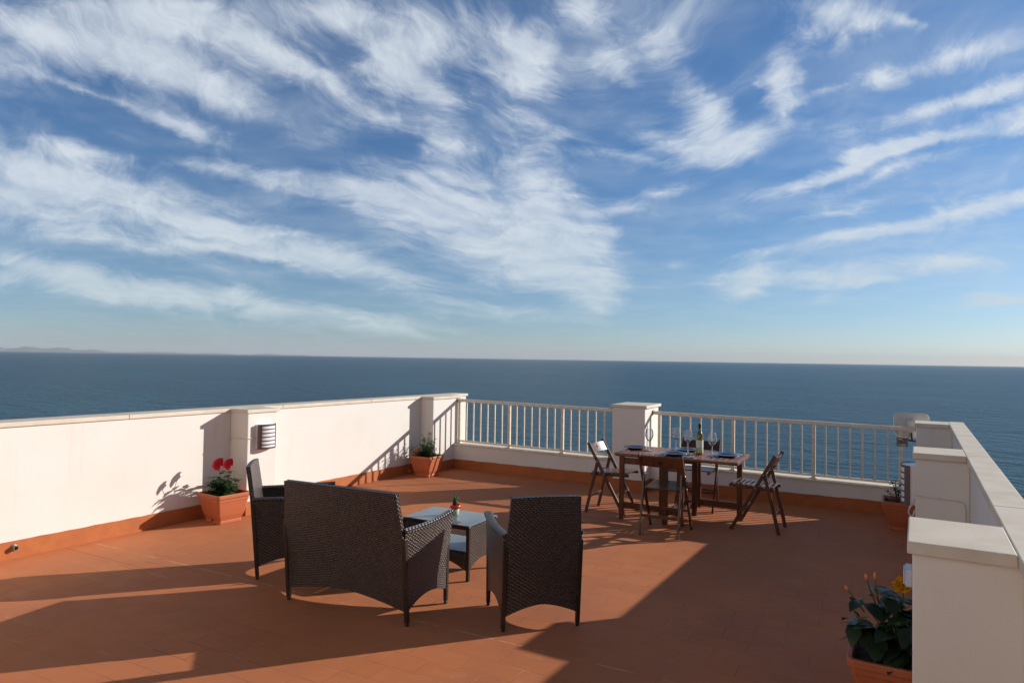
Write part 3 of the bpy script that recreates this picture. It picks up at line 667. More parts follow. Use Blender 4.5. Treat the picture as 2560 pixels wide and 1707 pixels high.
# ------------------------------------------------------------------ wicker furniture
def smooth(a): a = max(0.0, min(1.0, a)); return a*a*(3-2*a)
def wicker_seat(name, label, cat, W, D, loc, rz, group=None, H=0.82):
    """x across, y forward, z up; origin at the foot of the back-left leg (seen from behind)"""
    t = thing(name, label, cat, loc, rz, group)
    big = W > 0.7
    def lean(z): return -0.085*(max(z-0.12, 0)/(H-0.12))**1.35
    def arch(u, lo=0.088, hi=0.155, p=1.6): return lo+(hi-lo)*(1-abs(2*u-1)**p)
    tp = 0.030 if big else 0.018
    def back(u, v):
        zb = arch(u); zt = H+0.006*math.sin(math.pi*u); z = zb+(zt-zb)*v
        k = smooth((z-0.50)/0.32); x = u*W*(1-2*tp*k/W)+tp*k
        return (x, lean(z)-(0.022 if big else 0.006)*math.sin(math.pi*u)*smooth((z-0.3)/0.4), z)
    obj('backrest', MB().panel(back, 20, 28, 0.032, W, H), WICKER, t, bevel=0.010, seg=2)
    def roll(u):
        b = back(u, 1.0); return Vector(b)+Vector((0, 0.0, 0.002))
    for side in (0, 1):
        x0 = W-0.006 if side else 0.006; sg = 1 if side else -1
        def arm_z(f): return 0.580-0.006*math.sin(math.pi*f)+0.020*f
        def bow(f, z): return sg*0.022*math.sin(math.pi*f*0.9)*smooth((z-0.15)/0.4)
        def panel(u, v):
            f = u; zb = arch(f, 0.092, 0.150, 2.0); z = zb+(arm_z(f)-zb)*v
            y0 = lean(z)*0.9; yy_ = y0+(D+0.035*smooth((z-0.2)/0.4)-y0)*f
            return (x0+bow(f, z), yy_, z)
        p = obj('side_panel', MB().panel(panel, 16, 20, 0.030, D, 0.55), WICKER, t, bevel=0.010, seg=2)
        # rolled arm edge
        def armtop(u, v):
            z = arm_z(u); y0 = lean(z)*0.9; yy_ = y0+(D+0.035+0.008-y0)*u
            return (x0+bow(u, z)+(v-0.5)*0.052*sg, yy_, z+0.010-0.010*abs(2*v-1)**2)
        obj('armrest', MB().panel(armtop, 18, 4, 0.018, D, 0.05), WICKER, t, bevel=0.006, seg=2)
    def seat(u, v): return (0.02+u*(W-0.04), 0.012+v*(D-0.012), 0.345+0.006*math.sin(math.pi*v))
    obj('seat', MB().panel(seat, 12, 12, 0.035, W, D), WICKER, t, bevel=0.010)
    def apron(u, v):
        zb = arch(u, 0.13, 0.215, 2.0); return (0.02+u*(W-0.04), D+0.002, zb+(0.335-zb)*v)
    obj('front_apron', MB().panel(apron, 16, 6, 0.026, W, 0.2), WICKER, t, bevel=0.006)
    for (lx, ly) in ((0.0, 0.0), (W, 0.0), (0.0, D), (W, D)):
        mb = MB(); top = 0.545 if ly == 0 else 0.40
        mb.beam((lx, ly+(lean(top) if ly == 0 else 0), top), (lx, ly, 0.02), 0.030, 0.030, up=(0, 1, 0), w2=0.026, h2=0.026)
        mb.beam((lx, ly, 0.02), (lx, ly, 0.0), 0.020, 0.020, up=(0, 1, 0))
        l = obj('leg', mb, LEGM, t, bevel=0.004)
    return t
GW = 'dark brown wicker lounge armchairs'
wicker_seat('wicker_sofa', 'wide dark wicker two seat sofa with its back to us before the coffee table', 'sofa', 0.964, 0.449, (-3.654, 3.224, 0), math.atan2(0.076, 0.961))
wicker_seat('wicker_armchair', 'dark wicker armchair right of the sofa with its back fully towards us', 'armchair', 0.474, 0.447, (-2.158, 3.554, 0), math.atan2(0.331, 0.339), GW)
# the third chair faces away to the right: its near (right hand) side is towards us
a_ = R(44.0) - math.pi/2       # forward direction 44 deg above +x
fx, fy = math.cos(R(44)), math.sin(R(44)); sx_, sy_ = fy, -fx      # local x axis (to the right of forward)
near = Vector((-4.179, 3.387, 0)); W_ = 0.474
org = near - Vector((sx_, sy_, 0))*W_
wicker_seat('wicker_armchair', 'dark wicker armchair left of the sofa turned sideways towards the coffee table', 'armchair', 0.474, 0.49, tuple(org), a_, GW)

# coffee table
t = thing('coffee_table', 'low dark wicker coffee table with pale glass top between sofa and armchairs', 'table', (-3.455, 4.155, 0), math.atan2(0.03, 0.61))
TW, TD, TH = 0.612, 0.435, 0.402
for x0 in (0.016, TW-0.016):
    def side(u, v, x0=x0):
        zb = 0.085+0.055*(1-abs(2*u-1)**2); return (x0, 0.02+u*(TD-0.04), zb+(TH-0.014-zb)*v)
    obj('side_panel', MB().panel(side, 14, 16, 0.022, TD, 0.32), WICKER, t, bevel=0.004)
for y0 in (0.014, TD-0.014):
    def ap(u, v, y0=y0):
        zb = 0.075+0.075*(1-abs(2*u-1)**2); return (0.03+u*(TW-0.06), y0, zb+(0.200-zb)*v)
    obj('apron', MB().panel(ap, 16, 6, 0.020, TW, 0.12), WICKER, t, bevel=0.004)
    obj('top_rail', MB().box(0.03, TW-0.03, y0-0.010, y0+0.010, TH-0.028, TH-0.002), LEGM, t, bevel=0.003)
obj('shelf', MB().panel(lambda u, v: (0.03+u*(TW-0.06), 0.026+v*(TD-0.052), 0.196), 4, 4, 0.016, TW, TD), WICKER, t)
obj('shelf_glass', MB().box(0.034, TW-0.034, 0.028, TD-0.028, 0.2055, 0.2105), TABLEGLASS, t)
for lx in (0.016, TW-0.016):
    for ly in (0.016, TD-0.016):
        obj('leg', MB().beam((lx, ly, TH-0.003), (lx, ly, 0.0), 0.030, 0.030, up=(0, 1, 0), w2=0.024, h2=0.024), LEGM, t, bevel=0.004)
obj('glass_top', MB().box(0.004, TW-0.004, 0.004, TD-0.004, TH, TH+0.006), TABLEGLASS, t, bevel=0.001)

# aloe in a small red-rimmed pot, standing on the coffee table
leafA = mat_leaf('aloe_green', (0.035, 0.085, 0.030), (0.06, 0.13, 0.045), 0.4)
t = thing('potted_aloe', 'tiny aloe in a cream pot with bright red rim on the coffee table', 'potted plant', (-3.205, 4.395, TH+0.0065), 0.0)
t.location.x = -3.150; t.location.y = 4.435
obj('pot', MB().lathe([(0.0, 0.0), (0.024, 0.0), (0.026, 0.003), (0.034, 0.062), (0.030, 0.062), (0.024, 0.008)], 24), mat('cream_painted_pot', (0.62, 0.60, 0.45), 0.5, var=1.0, vscale=22.0, color2=(0.20, 0.45, 0.25)), t, shade=True)
obj('rim', MB().lathe([(0.0345, 0.052), (0.043, 0.054), (0.044, 0.078), (0.038, 0.080), (0.036, 0.066), (0.0, 0.064)], 24), mat('bright_red_glaze', (0.75, 0.035, 0.015), 0.3, spec=0.5, coat=0.3), t, shade=True)
for i in range(9):
    a = i*2.4; r0 = 0.004+0.002*i; ht = (0.13, 0.105, 0.12, 0.085, 0.10, 0.07, 0.11, 0.075, 0.06)[i]; ln = 0.012+0.004*(i % 4)
    p0 = Vector((r0*math.cos(a), r0*math.sin(a), 0.062)); tip = Vector((math.cos(a)*ln, math.sin(a)*ln, 0.062+ht))
    mid = p0.lerp(tip, 0.5)+Vector((math.cos(a), math.sin(a), 0))*(-0.003)
    obj('leaf', MB().tube([p0, mid, tip], [0.0085, 0.006, 0.0008], 6), leafA, t)

# ------------------------------------------------------------------ dining table (gateleg, both leaves up)
t = thing('dining_table', 'red brown slatted wooden drop leaf table set with blue plates', 'table', (-2.112, 7.035, 0), R(2.5))
L2, W2, ZT = 0.620, 0.358, 0.690
def tabletop(x0, x1, name):
    p = obj(name, MB().box(x0+0.004, x1-0.004, -W2+0.02, W2-0.02, ZT-0.034, ZT-0.0205), WOOD, t, bevel=0.002)
    mb = MB().box(x0, x1, -W2, -W2+0.040, ZT-0.020, ZT).box(x0, x1, W2-0.040, W2, ZT-0.020, ZT)
    n = max(2, round((x1-x0)/0.058)); w = (x1-x0)/n
    for i in range(n): mb.box(x0+i*w+0.006, x0+(i+1)*w-0.006, -W2+0.0405, W2-0.0405, ZT-0.0195, ZT+0.0005)
    obj('slats', mb, WOODTOP, p, bevel=0.002)
tabletop(-L2, -0.096, 'leaf'); tabletop(-0.092, 0.092, 'centre_top'); tabletop(0.096, L2, 'leaf')
for lx in (-0.100, 0.062):
    for ly in (-0.285, 0.285):
        obj('leg', MB().box(lx-0.028, lx+0.028, ly-0.017, ly+0.017, 0, ZT-0.0345), WOOD, t, bevel=0.003)
for ly in (-0.285, 0.285):
    obj('end_rail', MB().box(-0.0715, 0.0335, ly-0.012, ly+0.012, 0.10, 0.16), WOOD, t, bevel=0.002)
    obj('end_rail', MB().box(-0.0715, 0.0335, ly-0.012, ly+0.012, 0.60, 0.655), WOOD, t, bevel=0.002)
    d = obj('drawer_front', MB().box(-0.070, 0.032, (ly-0.0305) if ly < 0 else ly+0.0125, (ly-0.0125) if ly < 0 else ly+0.0305, 0.540, 0.650), mat_wood('orange_brown_drawer_wood', (0.15, 0.055, 0.022), (0.22, 0.085, 0.035), 0.4), t, bevel=0.002)
    obj('knob', MB().lathe([(0.0, -0.004), (0.008, 0.0), (0.009, 0.008), (0.0, 0.013)], 12, (0, (ly-0.031) if ly < 0 else ly+0.031, 0.60)), WOOD, d)
obj('long_rail', MB().box(-0.084, -0.070, -0.267, 0.267, 0.085, 0.150), WOOD, t); obj('long_rail', MB().box(0.036, 0.050, -0.267, 0.267, 0.085, 0.150), WOOD, t)
obj('base_shelf', MB().box(-0.069, 0.035, -0.267, 0.267, 0.105, 0.120), WOOD, t)
def gate(x0, x1, y):
    s_ = 1 if x1 > x0 else -1; lo, hi = min(x0, x1), max(x0, x1)
    g = obj('gate_leg', MB().box(min(x1, x1+s_*0.052), max(x1, x1+s_*0.052), y-0.016, y+0.016, 0, ZT-0.0345), WOOD, t, bevel=0.003)
    for z0 in (0.115, 0.575): obj('gate_rail', MB().box(lo, hi, y-0.010, y+0.010, z0, z0+0.065), WOOD, g, bevel=0.002)
    obj('gate_post', MB().box(min(x0, x0+s_*0.03), max(x0, x0+s_*0.03), y-0.0165, y+0.0165, 0.09, 0.645), WOOD, g)
gate(-0.129, -0.532, -0.285); gate(0.095, 0.498, 0.300)

# ------------------------------------------------------------------ folding chairs
def folding_chair(label):
    """x forward, y across; rear feet at x=0"""
    t = thing('folding_chair', label, 'chair', (0, 0, 0), 0, 'dark folding chairs around the dining table')
    Wc = 0.205; top = Vector((0.035, 0, 0.755)); foot = Vector((0.452, 0, 0.0))
    def on_long(z): k = z/0.755; return foot.lerp(top, k)
    for s_ in (-1, 1):
        a = top+Vector((0, s_*Wc, 0)); b = foot+Vector((0, s_*Wc, 0))
        obj('front_leg', MB().beam(a, b, 0.020, 0.034, up=(1, 0, 0)), WOODCH, t, bevel=0.003)
        h = on_long(0.565)
        obj('rear_leg', MB().beam((h.x, s_*(Wc-0.023), h.z+0.012), (0.005, s_*(Wc-0.023), 0.0), 0.020, 0.032, up=(1, 0, 0)), WOODCH, t, bevel=0.003)
        obj('seat_rail', MB().beam((0.050, s_*(Wc-0.045), 0.412), (0.480, s_*(Wc-0.045), 0.428), 0.018, 0.030), WOODCH, t, bevel=0.006)
    # curved top slat with a hand hole
    mb = MB(); c0 = on_long(0.725); c1 = on_long(0.640); nseg = 12
    def slat(u, v):
        p = Vector(on_long(0.640+0.092*v)); return (p.x-0.022*math.sin(math.pi*u), -Wc+0.010+u*(2*Wc-0.020), p.z)
    b = obj('backrest', MB().panel(slat, 12, 2, 0.014, 0.4, 0.09), WOODCH, t, bevel=0.003)
    hp = on_long(0.690)
    ax = Vector((-0.0223+hp.x, 0, hp.z)); nrm = Vector((0.85, 0, 0.47)).normalized()
    obj('hand_hole', MB().tube([ax-nrm*0.0095, ax+nrm*0.0095], 0.015, 14), mat('hole_shade', (0.01, 0.006, 0.004), 0.8), b)  # solid dark plug, painted shade of the hole
    mb = MB()
    for i in range(9):
        x = 0.075+i*0.047; z = 0.429+0.016*(x-0.05)/0.43-0.004*math.sin(math.pi*i/8)
        mb.box(x-0.0145, x+0.0145, -(Wc-0.036), Wc-0.036, z, z+0.012)
    obj('seat', mb, WOODCH, t, bevel=0.003)
    for z, kind in ((0.175, 'r'), (0.20, 'f')):
        if kind == 'f': p = on_long(z); q = Wc-0.011
        else: p = Vector((0.005+(on_long(0.565).x-0.005)*z/0.577, 0, z)); q = Wc-0.034
        obj('stretcher', MB().beam((p.x, -q, p.z), (p.x, q, p.z), 0.012, 0.026), WOODCH, t, bevel=0.002)
    zb = mat('zinc_bolt', (0.55, 0.52, 0.48), 0.3, metal=0.9)
    for s_ in (-1, 1):
        h = on_long(0.560); obj('bolt', MB().tube([(h.x, s_*(Wc-0.036), h.z), (h.x, s_*(Wc+0.013), h.z)], 0.007, 10), zb, t)
        p = on_long(0.425); obj('bolt', MB().tube([(p.x, s_*(Wc-0.052), p.z), (p.x, s_*(Wc+0.013), p.z)], 0.006, 10), zb, t)
    return t
fc = folding_chair('dark wooden folding chair at the left end of the table, sunlit top slat')
fc.location = (-3.115, 6.995, 0); fc.rotation_euler = (0, 0, R(2))
copy_thing(fc, (-2.095, 6.235, 0), R(93), 'dark wooden folding chair on the near side of the table with its back to us')
copy_thing(fc, (-1.142, 7.145, 0), R(179.5), 'dark wooden folding chair at the right end of the table, facing left')
copy_thing(fc, (-2.160, 7.965, 0), R(-86), 'dark wooden folding chair on the far side of the table against the railing')

# ------------------------------------------------------------------ table setting
ZS = ZT+0.0015
def plate(loc, label):
    t = thing('plate', label, 'plate', loc, 0, 'dark blue dinner plates')
    obj('dish', MB().lathe([(0.0, 0.0), (0.075, 0.0), (0.082, 0.004), (0.105, 0.016), (0.132, 0.022), (0.133, 0.025), (0.104, 0.020), (0.080, 0.009), (0.0, 0.007)], 40), NAVY, t, shade=True)
    return t
for p, lab in (((-2.635, 7.060), 'dark blue plate at the left end of the table'), ((-2.135, 6.850), 'dark blue plate at the near edge in the middle of the table'),
               ((-2.115, 7.235), 'dark blue plate at the far edge behind the two middle wine glasses'), ((-1.668, 7.065), 'dark blue plate at the right end of the table')):
    plate((p[0], p[1], ZS), lab)
def wineglass(loc, label):
    t = thing('wine_glass', label, 'wine glass', loc, 0, 'empty stemmed wine glasses'); t.scale = (1.12, 1.12, 1.13)
    bowl = [(0.0045, 0.092), (0.016, 0.100), (0.030, 0.118), (0.0385, 0.142), (0.039, 0.160), (0.035, 0.188), (0.0315, 0.208)]
    obj('bowl', MB().lathe(bowl, 32).lathe([(r_-0.0012 if r_ > 0.01 else 0.001, z+0.0012) for r_, z in bowl], 32), GLASS, t, shade=True)
    obj('rim', MB().lathe([(0.0317, 0.2075), (0.0319, 0.2085), (0.0309, 0.2088), (0.0306, 0.2075)], 32), mat('painted_edge_highlight', (0.8, 0.85, 0.88), 0.1, spec=1.0), t, shade=True)  # pale opaque ring painting the highlight along the lip
    obj('stem', MB().lathe([(0.009, 0.004), (0.0045, 0.012), (0.0034, 0.04), (0.0036, 0.08), (0.006, 0.096)], 14), mat('solid_glass', (0.72, 0.74, 0.76), 0.05, spec=1.0), t, shade=True)
    obj('foot', MB().lathe([(0.0, 0.0), (0.034, 0.0), (0.0345, 0.0015), (0.010, 0.005), (0.0, 0.006)], 28), GLASS, t, shade=True)
    return t
for p, lab in (((-2.455, 6.985), 'clear wine glass beside the left plate, in front of the white pillar'), ((-2.262, 7.290), 'clear wine glass left of the bottle, farther left of the middle pair'),
               ((-2.072, 7.090), 'clear wine glass just left of the bottle between the middle plates'), ((-1.792, 6.985), 'clear wine glass right of the bottle beside the right plate')):
    wineglass((p[0], p[1], ZS), lab)
t = thing('wine_bottle', 'green tinted white wine bottle with dark foil neck standing amid the glasses', 'bottle', (-1.938, 7.050, ZS), R(10))
bott = bpy.data.materials.new('green_wine_glass'); bott.use_nodes = True; _t = NT(bott.node_tree); _b = _t.n['Principled BSDF']
_z = _t.xyz(_t.new('ShaderNodeTexCoord').outputs['Object'])[2]
_t.put(_b.inputs['Base Color'], _t.mix(_t.mapr(_t.noise(_t.new('ShaderNodeTexCoord').outputs['Object'], 25.0), 0.35, 0.65, 0, 1), c4((0.26, 0.25, 0.06)), c4((0.14, 0.17, 0.04))))
_b.inputs['Roughness'].default_value = 0.06; _b.inputs['Transmission Weight'].default_value = 0.35; _b.inputs['Specular IOR Level'].default_value = 0.8
obj('glass', MB().lathe([(0.0, 0.0), (0.034, 0.0), (0.0365, 0.004), (0.0365, 0.195), (0.034, 0.212), (0.022, 0.232), (0.0145, 0.250), (0.0135, 0.262)], 32), bott, t, shade=True)
obj('foil', MB().lathe([(0.0139, 0.262), (0.0142, 0.305), (0.0155, 0.306), (0.0155, 0.318), (0.0, 0.319)], 20), mat('dark_green_foil', (0.010, 0.045, 0.025), 0.3, metal=0.4), t, shade=True)
labm = bpy.data.materials.new('pale_bottle_label'); labm.use_nodes = True; _t = NT(labm.node_tree); _b = _t.n['Principled BSDF']
_c = _t.new('ShaderNodeTexCoord').outputs['Object']; _z = _t.xyz(_c)[2]
_lo = _t.mapr(_z, 0.060, 0.085, 1.0, 0.0); _n = _t.noise(_c, 60.0, 3.0, 0.6)
_cc = _t.mix(_t.math('MULTIPLY', _lo, _t.mapr(_n, 0.45, 0.55, 0, 1)), c4((0.72, 0.72, 0.62)), c4((0.10, 0.28, 0.05)))
_cc = _t.mix(_t.math('MULTIPLY', _t.mapr(_z, 0.035, 0.055, 1.0, 0.0), _t.mapr(_n, 0.52, 0.60, 0, 1)), _cc, c4((0.65, 0.18, 0.03)))
_t.put(_b.inputs['Base Color'], _cc)
mb = MB(); n = 16; vs = []
for i in range(n+1):
    a = R(-150+i*190/n); vs += [(0.0370*math.cos(a), 0.0370*math.sin(a), 0.020), (0.0370*math.cos(a), 0.0370*math.sin(a), 0.150)]
mb.add(vs, [(2*i, 2*i+2, 2*i+3, 2*i+1) for i in range(n)], smooth=True)
obj('bottle_label', mb, labm, t)
def chk(name, ca, cb, sc):
    m = bpy.data.materials.new(name); m.use_nodes = True; q = NT(m.node_tree); ck = q.new('ShaderNodeTexChecker'); q.put(ck.inputs[0], q.new('ShaderNodeTexCoord').outputs['Object'])
    ck.inputs['Scale'].default_value = sc; ck.inputs[1].default_value = c4(ca); ck.inputs[2].default_value = c4(cb); q.l.new(ck.outputs[0], q.n['Principled BSDF'].inputs['Base Color']); return m
t = thing('napkin', 'small folded checked napkin at the near edge of the table below the bottle', 'napkin', (-1.985, 6.775, ZS), R(25))
mb = MB(); vs = []; fs = []; n = 8
for i in range(n+1):
    for j in range(n+1):
        x = -0.055+0.11*i/n; y_ = -0.05+0.10*j/n; vs.append((x, y_, 0.006+0.004*math.sin(i*1.1)*math.cos(j*0.9)))
for i in range(n):
    for j in range(n): a = i*(n+1)+j; fs.append((a, a+n+1, a+n+2, a+1))
mb.add(vs, fs, smooth=True)
o = obj('cloth', mb, chk('blue_check_cloth', (0.35, 0.45, 0.45), (0.07, 0.14, 0.20), 90.0), t)
sm_ = o.modifiers.new('solid', 'SOLIDIFY'); sm_.thickness = 0.005
SILV = mat('polished_steel', (0.75, 0.74, 0.72), 0.18, metal=1.0)
def fork(loc, rz, label):
    t = thing('fork', label, 'fork', loc, rz, 'forks beside the plates')
    obj('handle', MB().beam((-0.09, 0, 0.002), (0.03, 0, 0.003), 0.011, 0.0025, w2=0.006), SILV, t)
    mb = MB().box(0.03, 0.055, -0.010, 0.010, 0.0015, 0.004)
    for k in range(4): mb.box(0.055, 0.092, -0.010+k*0.0058, -0.0075+k*0.0058, 0.002, 0.004)
    obj('tines', mb, SILV, t)
    return t
def knife(loc, rz, label):
    t = thing('knife', label, 'knife', loc, rz, 'knives beside the plates')
    obj('handle', MB().beam((-0.10, 0, 0.003), (-0.01, 0, 0.003), 0.013, 0.005), SILV, t)
    obj('blade', MB().beam((-0.01, 0, 0.002), (0.10, 0, 0.002), 0.016, 0.0015, w2=0.006), SILV, t)
    return t
fork((-1.705, 6.905, ZS), R(182), 'steel fork lying between the right plate and the near table edge')
knife((-1.585, 7.235, ZS), R(180), 'steel knife lying behind the right plate')
fork((-2.60, 7.255, ZS), R(2), 'steel fork lying behind the left plate')
knife((-2.62, 6.885, ZS), R(2), 'steel knife lying in front of the left plate')

# ------------------------------------------------------------------ flower pots and plants
def square_pot(t, S, H, base=0.66, lip=0.030, holes=False):
    """square tapering pot: S = rim side"""
    h = S/2
    def ring(half, z, r):
        P = []
        for qx, qy, a0 in ((1, 1, 0), (-1, 1, 90), (-1, -1, 180), (1, -1, 270)):
            for i in range(5):
                a = R(a0+90*i/4); P.append((qx*(half-r)+r*math.cos(a), qy*(half-r)+r*math.sin(a), z))
        return P
    prof = [(h*base*0.97, 0.0, 0.02), (h*base, 0.006, 0.02), (h*base, 0.028, 0.02), (h*base*0.975, 0.032, 0.02), (h*(base+0.10), H*0.30, 0.02), (h*(base+0.185), H*0.55, 0.022), (h*0.90, H*0.76, 0.025), (h*0.925, H*0.765, 0.025),
            (h*0.93, H-0.040, 0.025), (h*0.995, H-0.036, 0.030), (h, H-0.030, 0.032), (h, H-0.006, 0.032), (h*0.985, H, 0.030), (h*0.90, H, 0.024), (h*0.875, H-0.008, 0.022), (h*0.84, H-0.045, 0.02)]
    vs = []; fs = []
    for hf, z, r in prof: vs += ring(hf, z, r)
    n = 20
    for i in range(len(prof)-1):
        for k in range(n): fs.append((i*n+k, i*n+(k+1) % n, (i+1)*n+(k+1) % n, (i+1)*n+k))
    fs.append(tuple(reversed(range(n))))
    p = obj('pot', MB().add(vs, fs), POT, t)
    m = p.modifiers.new('bevel', 'BEVEL'); m.width = 0.003; m.segments = 2; m.limit_method = 'ANGLE'; m.angle_limit = R(28)
    g = 9; vs = []; fs = []; q = h*0.845
    for i in range(g+1):
        for j in range(g+1): vs.append((-q+2*q*i/g, -q+2*q*j/g, H-0.035+rnd.uniform(-0.007, 0.009)))
    for i in range(g):
        for j in range(g): a = i*(g+1)+j; fs.append((a, a+g+1, a+g+2, a+1))
    obj('soil', MB().add(vs, fs, smooth=True), SOIL, t)
    if holes:
        dk = mat('hole_shade', (0.01, 0.006, 0.004), 0.8)
        obj('drain_hole', MB().tube([(h*base*0.2, -h*base-0.003, 0.052), (h*base*0.2, -h*base+0.02, 0.052)], 0.012, 12).tube([(h*base*0.05, -h*base-0.004, 0.030), (h*base*0.05, -h*base+0.02, 0.030)], 0.009, 12), dk, t)  # dark plugs painted as the shade inside the holes
    return p
def leaf(mb, p, d, up, L, Wd, droop=0.35, fold=0.22, lobes=0, shape=0.0):
    """one bent leaf; lobes>0 gives a scalloped outline"""
    d = d.normalized(); sd_ = d.cross(up).normalized(); nn = sd_.cross(d).normalized()
    prof = [(0.0, 0.10), (0.16, 0.62), (0.38, 1.0), (0.62, 0.92), (0.84, 0.52), (1.0, 0.04)]
    vs = []
    for k, (s_, w_) in enumerate(prof):
        w_ = w_*Wd/2*(1+(0.14 if (lobes and k % 2) else 0.0))
        c = p+d*(s_*L)-nn*(droop*L*s_*s_)
        vs += [c+sd_*w_+nn*(fold*w_), c, c-sd_*w_+nn*(fold*w_)]
    fs = []
    for k in range(len(prof)-1):
        a = 3*k; fs += [(a, a+3, a+4, a+1), (a+1, a+4, a+5, a+2)]
    mb.add(vs, fs, smooth=True)
def rdir(rr, zlo=-0.1, zhi=0.8):
    a = rr.uniform(0, 2*math.pi); z = rr.uniform(zlo, zhi); q = math.sqrt(max(0.0, 1-z*z)); return Vector((q*math.cos(a), q*math.sin(a), z))
def stem_path(p0, p1, bend, rr, n=5):
    off = Vector((rr.uniform(-1, 1), rr.uniform(-1, 1), 0))*bend
    return [p0.lerp(p1, i/n)+off*math.sin(math.pi*i/n) for i in range(n+1)]
STEMG = mat('green_stem', (0.07, 0.11, 0.03), 0.5); STEMB = mat('brown_stem', (0.09, 0.06, 0.035), 0.8)

# 1: red flowers, in front of the left pillar
t = thing('potted_plant', 'terracotta pot with two red flower heads in front of the left pillar', 'potted plant', (-5.905, 4.365, 0), R(-4), 'square terracotta pots with plants')
square_pot(t, 0.372, 0.290, holes=True)
rr = random.Random(11); LV = mat_leaf('geranium_leaf', (0.055, 0.105, 0.030), (0.022, 0.055, 0.018)); fol = MB(); stm = MB()
tops = []
for i in range(24):
    a = rr.uniform(0, 6.28); b0 = Vector((rr.uniform(-0.05, 0.05), rr.uniform(-0.05, 0.05), 0.25)); r1 = rr.uniform(0.02, 0.13)
    p1 = Vector((math.cos(a)*r1-0.02, math.sin(a)*r1-0.01, 0.27+rr.uniform(0.06, 0.24)*(1-r1*2.2)))
    P = stem_path(b0, p1, 0.02, rr); stm.tube(P, [0.0035, 0.003, 0.003, 0.0025, 0.002, 0.0018], 5); tops.append(p1)
    for k in range(9):
        q = P[rr.randint(1, 5)]+Vector((rr.uniform(-0.01, 0.01), rr.uniform(-0.01, 0.01), rr.uniform(-0.005, 0.01)))
        d = rdir(rr, -0.05, 0.5); leaf(fol, q+d*0.012, d, Vector((0, 0, 1)), rr.uniform(0.050, 0.095), rr.uniform(0.034, 0.060), rr.uniform(0.1, 0.6), 0.2, lobes=1)
for k in range(18):       # big lower leaves on the left that hang over the soil
    a = rr.uniform(2.0, 4.6); q = Vector((math.cos(a)*0.05, math.sin(a)*0.05, 0.29)); d = Vector((math.cos(a), math.sin(a), 0.25))
    leaf(fol, q, d, Vector((0, 0, 1)), rr.uniform(0.09, 0.13), rr.uniform(0.055, 0.075), 0.35, 0.2, lobes=1)
RED = mat_leaf('crimson_petal', (0.62, 0.004, 0.035), (0.42, 0.004, 0.018), 0.5, 0.3); EYE = mat('pale_flower_eye', (0.8, 0.7, 0.6), 0.6)
def flower_head(t, c, rad, m, axis, rr, npet=5, count=7, eye=True, name='flower'):
    mb = MB(); axis = axis.normalized(); ax1 = axis.cross(Vector((0, 0, 1))).normalized(); ax2 = axis.cross(ax1)
    ey = MB()
    for i in range(count):
        a = i*2.4; q = rad*0.62*math.sqrt(i/max(1, count-1)) if count > 1 else 0.0
        fc_ = c+(ax1*math.cos(a)+ax2*math.sin(a))*q+axis*(rad*0.35*(1-(q/rad)**2)); dn = (axis*1.2+(fc_-c).normalized()*0.8 if count > 1 else axis).normalized()
        e1 = dn.cross(Vector((0.2, 0.1, 1))).normalized(); e2 = dn.cross(e1)
        pr = rad*(0.55 if count > 1 else 1.0)
        for k in range(npet):
            b_ = 2*math.pi*k/npet+i; d = (e1*math.cos(b_)+e2*math.sin(b_)+dn*0.28)
            leaf(mb, fc_, d, dn, pr, pr*1.05, 0.15, 0.15)
        if eye: ey.lathe([(0.0, -0.002), (rad*0.07, 0.0), (0.0, 0.003)], 6, fc_+dn*0.004)
    f = obj(name, mb, m, t)
    if eye: obj('flower_centre', ey, EYE, f)
    return f
def top_at(px_, py_, pz_): return Vector((px_, py_, pz_))
for (c, ra) in ((Vector((-0.035, -0.045, 0.560)), 0.066), (Vector((0.100, -0.020, 0.572)), 0.058)):
    stm.tube(stem_path(Vector((0, 0, 0.27)), c-Vector((0, 0, 0.02)), 0.015, rr), 0.0022, 5)
    flower_head(t, c, ra, RED, Vector((0.35, -0.85, 0.35)), rr, 5, 9)
stm.tube(stem_path(Vector((0.05, 0.0, 0.27)), Vector((0.135, 0.03, 0.50)), 0.02, rr), 0.0018, 5)
for k in range(10): leaf(fol, Vector((0.10+0.02*math.sin(k), 0.02*math.cos(k*2), 0.36+0.015*k)), rdir(rr, 0, 0.6), Vector((0, 0, 1)), 0.035, 0.016, 0.2)
obj('foliage', fol, LV, t); obj('stem', stm, STEMG, t)

# 2: variegated bush in the far left corner
t = thing('potted_plant', 'terracotta pot with bushy variegated plant in the shaded far left corner', 'potted plant', (-5.895, 7.590, 0), R(2), 'square terracotta pots with plants')
square_pot(t, 0.362, 0.285)
rr = random.Random(5); fol = MB(); fol2 = MB(); stm = MB()
for i in range(62):
    d = rdir(rr, 0.1, 1.0); L_ = rr.uniform(0.16, 0.33); b0 = Vector((rr.uniform(-0.06, 0.06), rr.uniform(-0.06, 0.06), 0.24)); p1 = b0+Vector((d.x*L_*0.72, d.y*L_*0.6, d.z*L_*(1.22 if d.x > -0.2 else 0.9)))
    P = stem_path(b0, p1, 0.015, rr); stm.tube(P, 0.0016, 4)
    for k in range(16):
        q = P[rr.randint(1, 5)]; e = rdir(rr, -0.1, 0.8); light = q.z > 0.40 and q.x > -0.05 and rr.random() < 0.8
        leaf(fol2 if light else fol, q, e, Vector((0, 0, 1)), rr.uniform(0.035, 0.062), rr.uniform(0.013, 0.022), rr.uniform(0.0, 0.6), 0.15)
obj('foliage', fol, mat_leaf('dark_bush_leaf', (0.060, 0.115, 0.030), (0.025, 0.055, 0.018)), t)
obj('variegated_foliage', fol2, mat_leaf('variegated_leaf', (0.34, 0.36, 0.17), (0.14, 0.20, 0.06)), t)
obj('stem', stm, STEMG, t)
